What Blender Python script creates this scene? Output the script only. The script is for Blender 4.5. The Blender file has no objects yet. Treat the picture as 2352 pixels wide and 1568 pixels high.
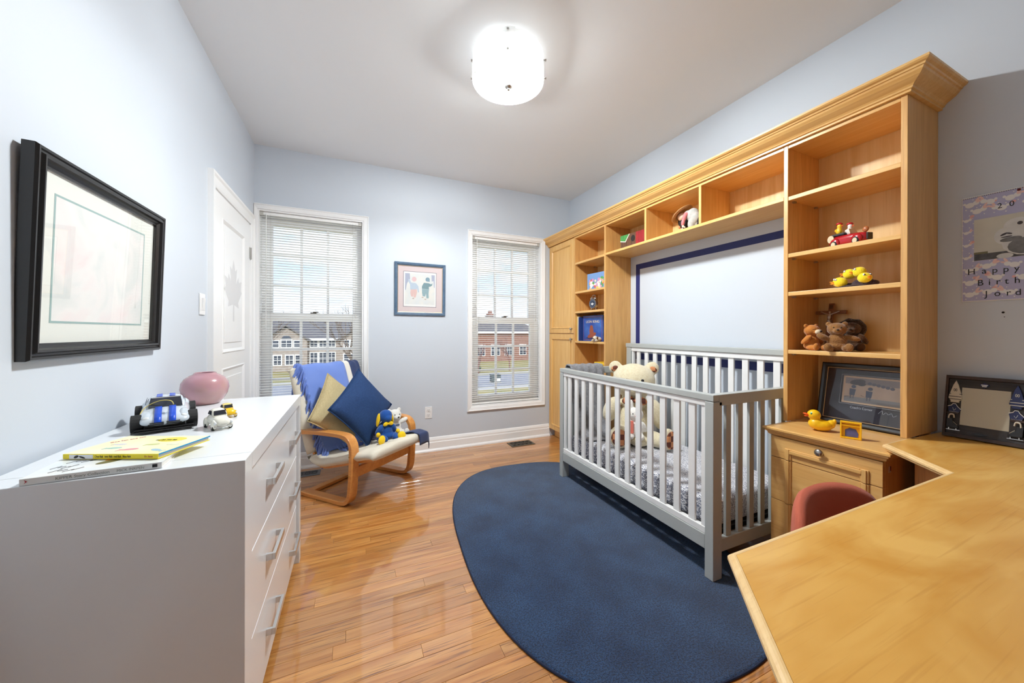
import bpy, bmesh, math, random
from mathutils import Vector, Matrix, Euler
sc = bpy.context.scene
D = bpy.data
COL = sc.collection
PI = math.pi
rnd = random.Random(7)

# ------------------------------------------------------------------ camera
F_PX, YAW, PIT, ROL, CY, CAMH = 813.9, 0.4190, -0.0004, 0.0024, 762.25, 1.1887
cam = D.cameras.new('camera'); camo = D.objects.new('camera', cam); COL.objects.link(camo)
cam.sensor_width = 36; cam.lens = F_PX / 2352 * 36; cam.shift_y = (CY - 784) / 2352; cam.clip_start = .02; cam.clip_end = 500
_F = Vector((math.sin(YAW) * math.cos(PIT), math.cos(YAW) * math.cos(PIT), math.sin(PIT)))
_R = Vector((math.cos(YAW), -math.sin(YAW), 0)); _U = _R.cross(_F)
_R2 = _R * math.cos(ROL) + _U * math.sin(ROL); _U2 = -_R * math.sin(ROL) + _U * math.cos(ROL)
camo.matrix_world = Matrix(((_R2.x, _U2.x, -_F.x, 0), (_R2.y, _U2.y, -_F.y, 0), (_R2.z, _U2.z, -_F.z, CAMH), (0, 0, 0, 1)))
sc.camera = camo

# ------------------------------------------------------------------ world, sun, exposure
SKY_STRENGTH, SUN_STRENGTH, BULB_STRENGTH, EXPOSURE = 1.5, 2.4, 3300, 0.0
sc.cycles.max_bounces = 8; sc.cycles.diffuse_bounces = 5; sc.cycles.glossy_bounces = 3; sc.cycles.transmission_bounces = 3; sc.cycles.transparent_max_bounces = 12; sc.cycles.sample_clamp_indirect = 6; sc.cycles.adaptive_threshold = .04; sc.cycles.use_light_tree = False
sc.view_settings.view_transform = 'Standard'; sc.view_settings.look = 'None'
sc.view_settings.exposure = EXPOSURE; sc.view_settings.gamma = 1; sc.view_settings.use_curve_mapping = False
w = D.worlds.new('sky'); sc.world = w; w.use_nodes = True
nt = w.node_tree; N = nt.nodes; L = nt.links; N.clear()
out = N.new('ShaderNodeOutputWorld'); bg = N.new('ShaderNodeBackground'); tc = N.new('ShaderNodeTexCoord')
mp = N.new('ShaderNodeMapping'); mp.inputs['Scale'].default_value = (1, 1, 3.2)
nz = N.new('ShaderNodeTexNoise'); nz.inputs['Scale'].default_value = 4.5; nz.inputs['Detail'].default_value = 7; nz.inputs['Roughness'].default_value = .58
cr = N.new('ShaderNodeValToRGB'); cr.color_ramp.elements[0].position = .40; cr.color_ramp.elements[1].position = .62
sx = N.new('ShaderNodeSeparateXYZ'); gr = N.new('ShaderNodeValToRGB')
gr.color_ramp.elements[0].position = 0; gr.color_ramp.elements[0].color = (.74, .83, .96, 1)
gr.color_ramp.elements[1].position = .42; gr.color_ramp.elements[1].color = (.28, .48, .86, 1)
mx = N.new('ShaderNodeMixRGB'); mx.inputs['Color2'].default_value = (.93, .94, .96, 1)
L.new(tc.outputs['Generated'], mp.inputs['Vector']); L.new(mp.outputs[0], nz.inputs['Vector']); L.new(nz.outputs['Fac'], cr.inputs['Fac'])
L.new(tc.outputs['Generated'], sx.inputs[0]); L.new(sx.outputs['Z'], gr.inputs['Fac']); L.new(gr.outputs[0], mx.inputs['Color1'])
L.new(cr.outputs[0], mx.inputs['Fac']); L.new(mx.outputs[0], bg.inputs['Color']); bg.inputs['Strength'].default_value = SKY_STRENGTH
L.new(bg.outputs[0], out.inputs[0])
sun = D.lights.new('sun', 'SUN'); suno = D.objects.new('sun', sun); COL.objects.link(suno)
sun.energy = SUN_STRENGTH; sun.angle = math.radians(8); sun.color = (1, .95, .87)
suno.rotation_euler = Vector((.35, 1, -.75)).to_track_quat('-Z', 'Y').to_euler()

# ------------------------------------------------------------------ materials
def srgb(r, g, b):
    f = lambda c: (c / 255 / 12.92) if c / 255 <= .04045 else ((c / 255 + .055) / 1.055) ** 2.4
    return (f(r), f(g), f(b), 1)
MATS = {}
def mat(name, col, rough=.5, metal=0, spec=.5, noise=None, bump=None, sheen=0, coat=0, voro=None, emit=0, coords='Object'):
    """noise=(scale, second colour, stretch)  bump=(scale, strength)"""
    if name in MATS: return MATS[name]
    m = D.materials.new(name); m.use_nodes = True; t = m.node_tree; b = t.nodes['Principled BSDF']
    b.inputs['Base Color'].default_value = col; b.inputs['Roughness'].default_value = rough; b.inputs['Metallic'].default_value = metal
    b.inputs['Specular IOR Level'].default_value = spec
    if sheen: b.inputs['Sheen Weight'].default_value = sheen; b.inputs['Sheen Roughness'].default_value = .4
    if coat: b.inputs['Coat Weight'].default_value = coat; b.inputs['Coat Roughness'].default_value = .08
    if emit: b.inputs['Emission Color'].default_value = col; b.inputs['Emission Strength'].default_value = emit
    tcn = t.nodes.new('ShaderNodeTexCoord')
    if noise:
        mpn = t.nodes.new('ShaderNodeMapping'); mpn.inputs['Scale'].default_value = noise[2] if len(noise) > 2 else (1, 1, 1)
        n = t.nodes.new('ShaderNodeTexNoise'); n.inputs['Scale'].default_value = noise[0]; n.inputs['Detail'].default_value = 3
        r = t.nodes.new('ShaderNodeValToRGB'); r.color_ramp.elements[0].position = .35; r.color_ramp.elements[1].position = .68
        r.color_ramp.elements[0].color = col; r.color_ramp.elements[1].color = noise[1]
        t.links.new(tcn.outputs[coords], mpn.inputs[0]); t.links.new(mpn.outputs[0], n.inputs['Vector'])
        t.links.new(n.outputs['Fac'], r.inputs['Fac']); t.links.new(r.outputs[0], b.inputs['Base Color'])
    if bump:
        n2 = t.nodes.new('ShaderNodeTexNoise'); n2.inputs['Scale'].default_value = bump[0]; n2.inputs['Detail'].default_value = 2
        bn = t.nodes.new('ShaderNodeBump'); bn.inputs['Strength'].default_value = bump[1]; bn.inputs['Distance'].default_value = .01
        t.links.new(tcn.outputs[coords], n2.inputs['Vector']); t.links.new(n2.outputs['Fac'], bn.inputs['Height']); t.links.new(bn.outputs[0], b.inputs['Normal'])
    MATS[name] = m
    return m
def wood(name, c1, c2, axis=2, rough=.35, dark=None, grain=1.0, rand=0.0, coat=0.0, scale=4.0, spec=.5, st=.55):
    if name in MATS: return MATS[name]
    m = D.materials.new(name); m.use_nodes = True; t = m.node_tree; b = t.nodes['Principled BSDF']; nn = t.nodes.new; lk = t.links.new
    tcn = nn('ShaderNodeTexCoord'); oi = nn('ShaderNodeObjectInfo'); mpn = nn('ShaderNodeMapping')
    s = [7.0, 7.0, 7.0]; s[axis] = st; mpn.inputs['Scale'].default_value = s
    add = nn('ShaderNodeVectorMath'); add.operation = 'MULTIPLY_ADD'; cmb = nn('ShaderNodeCombineXYZ')
    for i in range(3): lk(oi.outputs['Random'], cmb.inputs[i])
    add.inputs[1].default_value = (37, 53, 71)
    lk(cmb.outputs[0], add.inputs[0]); lk(tcn.outputs['Object'], add.inputs[2]); lk(add.outputs[0], mpn.inputs[0])
    n = nn('ShaderNodeTexNoise'); n.inputs['Scale'].default_value = scale; n.inputs['Detail'].default_value = 3; n.inputs['Distortion'].default_value = 1.1
    r = nn('ShaderNodeValToRGB'); r.color_ramp.elements[0].position = .32; r.color_ramp.elements[1].position = .70
    r.color_ramp.elements[0].color = c1; r.color_ramp.elements[1].color = c2
    lk(mpn.outputs[0], n.inputs['Vector']); lk(n.outputs['Fac'], r.inputs['Fac']); colo = r.outputs[0]
    mp2 = nn('ShaderNodeMapping'); s2 = [60., 60., 60.]; s2[axis] = 1.6; mp2.inputs['Scale'].default_value = s2
    n2 = nn('ShaderNodeTexNoise'); n2.inputs['Scale'].default_value = 3.0; n2.inputs['Detail'].default_value = 2
    r2 = nn('ShaderNodeValToRGB'); r2.color_ramp.elements[0].position = .56; r2.color_ramp.elements[1].position = .74
    r2.color_ramp.elements[0].color = (0, 0, 0, 1); r2.color_ramp.elements[1].color = (grain, grain, grain, 1)
    lk(add.outputs[0], mp2.inputs[0]); lk(mp2.outputs[0], n2.inputs['Vector']); lk(n2.outputs['Fac'], r2.inputs['Fac'])
    mxn = nn('ShaderNodeMixRGB'); mxn.inputs['Color2'].default_value = dark or tuple(x * .55 for x in c1[:3]) + (1,)
    lk(r2.outputs[0], mxn.inputs['Fac']); lk(colo, mxn.inputs['Color1']); colo = mxn.outputs[0]
    if rand:
        hs = nn('ShaderNodeHueSaturation'); mr = nn('ShaderNodeMapRange'); mr.inputs['To Min'].default_value = 1 - rand; mr.inputs['To Max'].default_value = 1 + rand
        lk(oi.outputs['Random'], mr.inputs['Value']); lk(mr.outputs[0], hs.inputs['Value']); lk(colo, hs.inputs['Color']); colo = hs.outputs[0]
    lk(colo, b.inputs['Base Color']); b.inputs['Roughness'].default_value = rough; b.inputs['Specular IOR Level'].default_value = spec
    if coat: b.inputs['Coat Weight'].default_value = coat; b.inputs['Coat Roughness'].default_value = .05; b.inputs['Coat IOR'].default_value = 1.85
    MATS[name] = m
    return m
def glass(name, tint=(1, 1, 1, 1), gloss=1.0, ior=1.45):
    """thin clear sheet: same reflectance from both sides"""
    if name in MATS: return MATS[name]
    m = D.materials.new(name); m.use_nodes = True; t = m.node_tree; t.nodes.clear(); nn = t.nodes.new; lk = t.links.new
    o = nn('ShaderNodeOutputMaterial'); a = nn('ShaderNodeBsdfTransparent'); g = nn('ShaderNodeBsdfGlossy'); mx_ = nn('ShaderNodeMixShader'); lw = nn('ShaderNodeLayerWeight')
    pw_ = nn('ShaderNodeMath'); pw_.operation = 'POWER'; pw_.inputs[1].default_value = 4; ma = nn('ShaderNodeMath'); ma.operation = 'MULTIPLY_ADD'; ma.inputs[1].default_value = .8; ma.inputs[2].default_value = .03
    lw.inputs['Blend'].default_value = .5; a.inputs[0].default_value = tint; g.inputs['Roughness'].default_value = .0; g.inputs['Color'].default_value = (gloss, gloss, gloss, 1)
    lk(lw.outputs['Facing'], pw_.inputs[0]); lk(pw_.outputs[0], ma.inputs[0]); lk(ma.outputs[0], mx_.inputs[0]); lk(a.outputs[0], mx_.inputs[1]); lk(g.outputs[0], mx_.inputs[2]); lk(mx_.outputs[0], o.inputs[0])
    MATS[name] = m
    return m
def frosted(name, trans=.45, col=(.95, .94, .92, 1)):
    if name in MATS: return MATS[name]
    m = D.materials.new(name); m.use_nodes = True; t = m.node_tree; t.nodes.clear(); nn = t.nodes.new; lk = t.links.new
    o = nn('ShaderNodeOutputMaterial'); a = nn('ShaderNodeBsdfTransparent'); g = nn('ShaderNodeBsdfTranslucent'); d = nn('ShaderNodeBsdfDiffuse')
    g.inputs[0].default_value = col; d.inputs[0].default_value = col
    m1 = nn('ShaderNodeMixShader'); m1.inputs[0].default_value = .35; lk(g.outputs[0], m1.inputs[1]); lk(d.outputs[0], m1.inputs[2])
    m2 = nn('ShaderNodeMixShader'); m2.inputs[0].default_value = trans; lk(m1.outputs[0], m2.inputs[1]); lk(a.outputs[0], m2.inputs[2])
    lk(m2.outputs[0], o.inputs[0]); MATS[name] = m
    return m
def emission(name, col, s):
    m = D.materials.new(name); m.use_nodes = True; t = m.node_tree; t.nodes.clear()
    o = t.nodes.new('ShaderNodeOutputMaterial'); e = t.nodes.new('ShaderNodeEmission'); e.inputs[0].default_value = col; e.inputs[1].default_value = s
    t.links.new(e.outputs[0], o.inputs[0]); return m

# ------------------------------------------------------------------ geometry helpers
class MB:
    def __init__(s): s.v = []; s.f = []
    def add(s, vs, fs, M=None):
        o = len(s.v)
        s.v += [tuple(M @ Vector(p)) for p in vs] if M is not None else [tuple(p) for p in vs]
        s.f += [tuple(i + o for i in f) for f in fs]; return s
    def box(s, x0, x1, y0, y1, z0, z1, M=None):
        return s.add([(x0, y0, z0), (x1, y0, z0), (x1, y1, z0), (x0, y1, z0), (x0, y0, z1), (x1, y0, z1), (x1, y1, z1), (x0, y1, z1)],
                     [(0, 3, 2, 1), (4, 5, 6, 7), (0, 1, 5, 4), (1, 2, 6, 5), (2, 3, 7, 6), (3, 0, 4, 7)], M)
    def tube(s, pts, r, seg=8, caps=True, M=None):
        pts = [Vector(p) for p in pts]; n = len(pts); rs = r if isinstance(r, (list, tuple)) else [r] * n; vs = []; fs = []
        up = None
        for i in range(n):
            d = (pts[min(i + 1, n - 1)] - pts[max(i - 1, 0)]).normalized()
            if up is None or abs(up.dot(d)) > .98: up = Vector((0, 0, 1)) if abs(d.z) < .9 else Vector((1, 0, 0))
            a = d.cross(up).normalized(); b = a.cross(d).normalized(); up = b
            for k in range(seg):
                t = 2 * PI * k / seg; vs.append(pts[i] + a * math.cos(t) * rs[i] + b * math.sin(t) * rs[i])
        for i in range(n - 1):
            for k in range(seg):
                fs.append((i * seg + k, i * seg + (k + 1) % seg, (i + 1) * seg + (k + 1) % seg, (i + 1) * seg + k))
        if caps: fs += [tuple(range(seg))[::-1], tuple((n - 1) * seg + k for k in range(seg))]
        return s.add(vs, fs, M)
    def lathe(s, prof, c=(0, 0, 0), seg=24, M=None, cap=True):
        vs = []; fs = []; n = len(prof)
        for r, z in prof:
            for k in range(seg): vs.append((c[0] + r * math.cos(2 * PI * k / seg), c[1] + r * math.sin(2 * PI * k / seg), c[2] + z))
        for i in range(n - 1):
            for k in range(seg): fs.append((i * seg + k, i * seg + (k + 1) % seg, (i + 1) * seg + (k + 1) % seg, (i + 1) * seg + k))
        if cap and prof[0][0] > 1e-5: fs.append(tuple(range(seg))[::-1])
        if cap and prof[-1][0] > 1e-5: fs.append(tuple((n - 1) * seg + k for k in range(seg)))
        return s.add(vs, fs, M)
    def ell(s, c, r, rot=(0, 0, 0), seg=14, rings=9, M=None):
        R = Euler(rot).to_matrix().to_4x4(); R.translation = Vector(c); R = M @ R if M is not None else R
        vs = [(0, 0, -r[2])]; fs = []
        for i in range(1, rings):
            t = PI * i / rings - PI / 2
            for k in range(seg): vs.append((r[0] * math.cos(t) * math.cos(2 * PI * k / seg), r[1] * math.cos(t) * math.sin(2 * PI * k / seg), r[2] * math.sin(t)))
        vs.append((0, 0, r[2])); e = len(vs) - 1
        for k in range(seg): fs.append((0, 1 + (k + 1) % seg, 1 + k)); fs.append((e, e - seg + k, e - seg + (k + 1) % seg))
        for i in range(rings - 2):
            for k in range(seg): a = 1 + i * seg; fs.append((a + k, a + (k + 1) % seg, a + seg + (k + 1) % seg, a + seg + k))
        return s.add(vs, fs, R)
    def prism(s, poly, z0, z1, M=None):
        n = len(poly); ar = sum(poly[i][0] * poly[(i + 1) % n][1] - poly[(i + 1) % n][0] * poly[i][1] for i in range(n))
        if ar < 0: poly = poly[::-1]
        vs = [(x, y, z0) for x, y in poly] + [(x, y, z1) for x, y in poly]
        fs = [tuple(range(n))[::-1], tuple(range(n, 2 * n))] + [(i, (i + 1) % n, n + (i + 1) % n, n + i) for i in range(n)]
        return s.add(vs, fs, M)
    def sweep(s, path, prof, closed=False, M=None):
        """path: 2-D points (x,y); prof: (offset to the right-hand side of travel, z); mitred corners"""
        n = len(path); vs = []; fs = []; m = len(prof); P = [Vector(p) for p in path]
        for i in range(n):
            d0 = (P[i] - P[i - 1]).normalized() if (i > 0 or closed) else None
            d1 = (P[(i + 1) % n] - P[i]).normalized() if (i < n - 1 or closed) else None
            d0 = d0 or d1; d1 = d1 or d0
            n0 = Vector((d0.y, -d0.x)); n1 = Vector((d1.y, -d1.x)); q = n0 + n1; q = q / (q.dot(n0)) if q.length > 1e-6 else n0
            for o, z in prof: vs.append((P[i].x + q.x * o, P[i].y + q.y * o, z))
        for i in range(n if closed else n - 1):
            for k in range(m):
                a, b = i * m, ((i + 1) % n) * m; fs.append((a + k, a + (k + 1) % m, b + (k + 1) % m, b + k))
        if not closed: fs += [tuple(range(m))[::-1], tuple((n - 1) * m + k for k in range(m))]
        return s.add(vs, fs, M)
    def grid(s, fn, nu, nv, M=None, closed_u=False):
        vs = [fn(i / nu, j / nv) for i in range(nu + 1) for j in range(nv + 1)]
        fs = [(i * (nv + 1) + j, (i + 1) * (nv + 1) + j, (i + 1) * (nv + 1) + j + 1, i * (nv + 1) + j + 1) for i in range(nu) for j in range(nv)]
        return s.add(vs, fs, M)
    def build(s, name, m, parent=None, smooth=False, bevel=0, sub=0, solid=0, fix=True):
        me = D.meshes.new(name); me.from_pydata(s.v, [], s.f)
        if fix:
            bm = bmesh.new(); bm.from_mesh(me); bmesh.ops.recalc_face_normals(bm, faces=bm.faces); bm.to_mesh(me); bm.free()
        if m: me.materials.append(m)
        if smooth: me.polygons.foreach_set('use_smooth', [True] * len(me.polygons))
        o = D.objects.new(name, me); COL.objects.link(o)
        if parent: o.parent = parent
        if solid: q = o.modifiers.new('solid', 'SOLIDIFY'); q.thickness = solid; q.offset = 0
        if bevel: q = o.modifiers.new('bevel', 'BEVEL'); q.width = bevel; q.segments = 2; q.limit_method = 'ANGLE'; q.angle_limit = math.radians(40)
        if sub: q = o.modifiers.new('sub', 'SUBSURF'); q.levels = sub; q.render_levels = sub
        return o
def box(name, m, x0, x1, y0, y1, z0, z1, parent=None, bevel=0): return MB().box(x0, x1, y0, y1, z0, z1).build(name, m, parent, bevel=bevel)
def empty(name, loc=(0, 0, 0), rz=0, M=None):
    o = D.objects.new(name, None); COL.objects.link(o); o.empty_display_size = .05
    if M is not None: o.matrix_world = M
    else: o.location = loc; o.rotation_euler = (0, 0, rz)
    return o
def tag(o, label=None, cat=None, group=None, kind=None):
    if label: o['label'] = label
    if cat: o['category'] = cat
    if group: o['group'] = group
    if kind: o['kind'] = kind
    return o
def struct(o): o['kind'] = 'structure'; return o
def rotm(ax, ang): return Matrix.Rotation(ang, 4, ax)
def T(x, y, z): return Matrix.Translation((x, y, z))
def frame(o, x, y):
    """matrix with local x, y axes (world vectors) and z = x cross y, at o"""
    x = Vector(x).normalized(); y = Vector(y).normalized(); z = x.cross(y)
    return Matrix(((x.x, y.x, z.x, o[0]), (x.y, y.y, z.y, o[1]), (x.z, y.z, z.z, o[2]), (0, 0, 0, 1)))
def ellp(cx, cy, rx, ry, rot=0, n=16):
    return [(cx + rx * math.cos(t) * math.cos(rot) - ry * math.sin(t) * math.sin(rot), cy + rx * math.cos(t) * math.sin(rot) + ry * math.sin(t) * math.cos(rot)) for t in [2 * PI * k / n for k in range(n)]]
def rect(x0, x1, y0, y1): return [(x0, y0), (x1, y0), (x1, y1), (x0, y1)]
def flat(name, polys, m, parent, z=0.0, th=.0006, M=None):
    b = MB()
    for k_, p in enumerate(polys): b.prism(p, z, z + th + (k_ % 6) * .00008, M)
    return b.build(name, m, parent)
def text(name, body, size, m, parent, M, align='LEFT', ext=.0003, sx=1.0):
    c = D.curves.new(name, 'FONT'); c.body = body; c.size = size; c.align_x = align; c.extrude = ext; c.resolution_u = 3
    tmp = D.objects.new('tmp', c); COL.objects.link(tmp); dg = bpy.context.evaluated_depsgraph_get(); dg.update()
    me = D.meshes.new_from_object(tmp.evaluated_get(dg)); D.objects.remove(tmp); D.curves.remove(c)
    me.name = name; me.materials.clear(); me.materials.append(m); o = D.objects.new(name, me); COL.objects.link(o); o.parent = parent
    o.matrix_local = M @ Matrix.Diagonal((sx, 1, 1, 1)); return o
LEAF = [(0, 1), (.14, .72), (.30, .80), (.22, .40), (.42, .60), (.48, .47), (.74, .52), (.66, .28), (.76, .22), (.42, -.06), (.47, -.20), (.06, -.13), (.05, -.55)]
LEAF = LEAF + [(-x, y) for x, y in LEAF[:0:-1]]
def leafp(cx, cy, sx, sy): return [(cx + x * sx, cy + y * sy) for x, y in LEAF]
def smoothpath(pts, k=4):
    P = [Vector(p) for p in pts]; o = []
    for i in range(len(P) - 1):
        a, b, c, d = P[max(i - 1, 0)], P[i], P[i + 1], P[min(i + 2, len(P) - 1)]
        for j in range(k):
            t = j / k
            o.append(.5 * ((2 * b) + (c - a) * t + (2 * a - 5 * b + 4 * c - d) * t * t + (3 * b - a - 3 * c + d) * t ** 3))
    o.append(P[-1]); return o
def blob(name, ells, m, parent, voxel=.004, extra=None, smooth_it=4):
    """one continuous soft body grown from overlapping ellipsoids: (centre, radii[, rotation])"""
    b = MB()
    for e in ells: b.ell(e[0], e[1], e[2] if len(e) > 2 else (0, 0, 0), 16, 12)
    if extra: extra(b)
    t = b.build('tmp', None); q = t.modifiers.new('r', 'REMESH'); q.mode = 'VOXEL'; q.voxel_size = voxel
    q2 = t.modifiers.new('s', 'SMOOTH'); q2.factor = .6; q2.iterations = smooth_it
    dg = bpy.context.evaluated_depsgraph_get(); dg.update()
    me = D.meshes.new_from_object(t.evaluated_get(dg)); tm = t.data; D.objects.remove(t); D.meshes.remove(tm)
    me.name = name; me.materials.clear(); me.materials.append(m); me.polygons.foreach_set('use_smooth', [True] * len(me.polygons))
    o = D.objects.new(name, me); COL.objects.link(o); o.parent = parent
    return o

# palette ---------------------------------------------------------
M_wall = mat('wall_paint', srgb(207, 214, 223), .42, spec=.35)
M_ceil = mat('ceiling_paint', srgb(242, 244, 246), .7, spec=.2)
M_trim = mat('white_trim', srgb(247, 247, 247), .32)
M_white = mat('white_satin', srgb(238, 238, 238), .3)
M_dresser = mat('white_lacquer', srgb(231, 235, 239), .2, spec=.5)
M_slat = mat('blind_vinyl', srgb(251, 251, 249), .4)
M_black = mat('black_plastic', srgb(22, 22, 24), .4)
M_blackwood = mat('black_stain', srgb(26, 25, 25), .3, spec=.6)
M_chrome = mat('brushed_nickel', srgb(185, 183, 180), .28, metal=1)
M_dark = mat('dark_gap', srgb(30, 24, 20), .8)
MAPc1, MAPc2 = srgb(222, 170, 98), srgb(233, 188, 118)
W_mapZ = wood('maple_upright', MAPc1, MAPc2, 2, .34, srgb(198, 140, 70), .45)
W_mapY = wood('maple_lengthwise', MAPc1, MAPc2, 1, .34, srgb(198, 140, 70), .45)
W_mapX = wood('maple_crosswise', MAPc1, MAPc2, 0, .34, srgb(198, 140, 70), .45)
W_mapS = wood('maple_side_panel', srgb(212, 158, 92), srgb(226, 177, 108), 2, .36, srgb(176, 124, 74), .6)
W_ply = wood('birch_back_panel', srgb(220, 176, 108), srgb(238, 204, 142), 2, .4, srgb(203, 152, 92), .35, scale=2.2)
W_desk = wood('worn_maple_top', srgb(210, 150, 66), srgb(233, 184, 102), 0, .26, srgb(186, 128, 60), .3, scale=1.0, st=3.0)
W_oak = wood('oak_strip', srgb(174, 110, 50), srgb(208, 150, 82), 0, .28, srgb(112, 64, 28), 1.0, rand=.17, coat=.9, scale=3.2)
W_beech = wood('bent_beech', srgb(205, 136, 68), srgb(220, 156, 86), 1, .3, srgb(176, 108, 50), .4)

XL, XR, YB, HC, YN, YD = -.7586, 2.3348, 3.5509, 2.74, -2.6, -.85

# ================================================================== ROOM SHELL
fl = struct(box('floor', M_dark, XL - .2, XR + .2, YN - .2, YB + .2, -.10, -.014))
RW = .0605; row = 0; y = YB
while y > YN:
    y0 = max(y - RW, YN); x = XL; first = True
    while x < XR - .001:
        ln = rnd.uniform(.25, 1.1) if first else rnd.uniform(.75, 1.75); first = False
        x1 = min(x + ln, XR)
        if XR - x1 < .25: x1 = XR
        g = .0003; c = .0007
        b = MB(); X0, X1, Y0, Y1 = x + g, x1 - g, y0 + g, y - g
        vs = [(X0, Y0, -.014), (X1, Y0, -.014), (X1, Y1, -.014), (X0, Y1, -.014), (X0, Y0, -c), (X1, Y0, -c), (X1, Y1, -c), (X0, Y1, -c), (X0 + c, Y0 + c, 0), (X1 - c, Y0 + c, 0), (X1 - c, Y1 - c, 0), (X0 + c, Y1 - c, 0)]
        fs = [(8, 9, 10, 11), (4, 5, 9, 8), (5, 6, 10, 9), (6, 7, 11, 10), (7, 4, 8, 11), (0, 1, 5, 4), (1, 2, 6, 5), (2, 3, 7, 6), (3, 0, 4, 7)]
        b.add(vs, fs); b.build('plank', W_oak, fl, fix=False)
        x = x1
    y = y0
struct(box('ceiling', M_ceil, XL - .2, XR + .2, YN - .2, YB + .2, HC, HC + .25))
struct(box('wall_left', M_wall, XL - .2, XL, YN - .2, YB + .2, -.1, HC))
wall_right = struct(box('wall_right', M_wall, XR, XR + .2, YN - .2, YB + .2, -.1, HC))
struct(box('wall_front', M_wall, XL, XR, YN - .2, YN, -.1, HC))
WIN = [(-.735, .078), (1.114, 1.944)]; WZ0, WZ1 = .402, 2.207
b = MB(); xs = [XL, WIN[0][0], WIN[0][1], WIN[1][0], WIN[1][1], XR]
for i in range(5):
    if i in (1, 3): b.box(xs[i], xs[i + 1], YB, YB + .2, -.1, WZ0); b.box(xs[i], xs[i + 1], YB, YB + .2, WZ1, HC)
    else: b.box(xs[i], xs[i + 1], YB, YB + .2, -.1, HC)
struct(b.build('wall_back', M_wall))
# painted navy border on the right wall inside the alcove
M_navypaint = mat('navy_paint', srgb(32, 44, 108), .5)
R = MB(); ya, yb, za, zb, wd = 1.178, 2.479, .947, 1.80, .047
for (a, c, d, e) in [(ya, yb, zb - wd, zb), (ya, yb, za, za + wd + .008), (ya, ya + wd, za + wd + .008, zb - wd), (yb - wd, yb, za + wd + .008, zb - wd)]: R.box(XR - .0015, XR + .001, a, c, d, e)
R.build('painted_border', M_navypaint, wall_right)['label'] = 'navy painted rectangle border'
MB().tube([(XR - .001, .488, 1.270), (XR + .003, .488, 1.270)], .004, 8).build('nail_hole', M_dark, wall_right)
MB().tube([(XR - .001, .485, 1.262 - .01), (XR + .003, .485, 1.252)], .0015, 8).build('nail_hole', M_dark, wall_right)

# baseboards: profile (depth from wall, z)
BBP = [(0, 0), (.032, 0), (.032, .012), (.024, .024), (.018, .028), (.018, .088), (.014, .094), (.014, .112), (.010, .122), (.006, .132), (0, .138)]
struct(MB().sweep([(XL, YB), (2.046, YB)], BBP).build('baseboard_back', M_trim))
struct(MB().sweep([(XL, YN), (XL, 2.49)], BBP).build('baseboard_left', M_trim))
struct(MB().sweep([(XR, .62), (XR, YN)], BBP).build('baseboard_right', M_trim))
struct(MB().sweep([(XR, YN), (XL, YN)], BBP).build('baseboard_front', M_trim))

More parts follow.
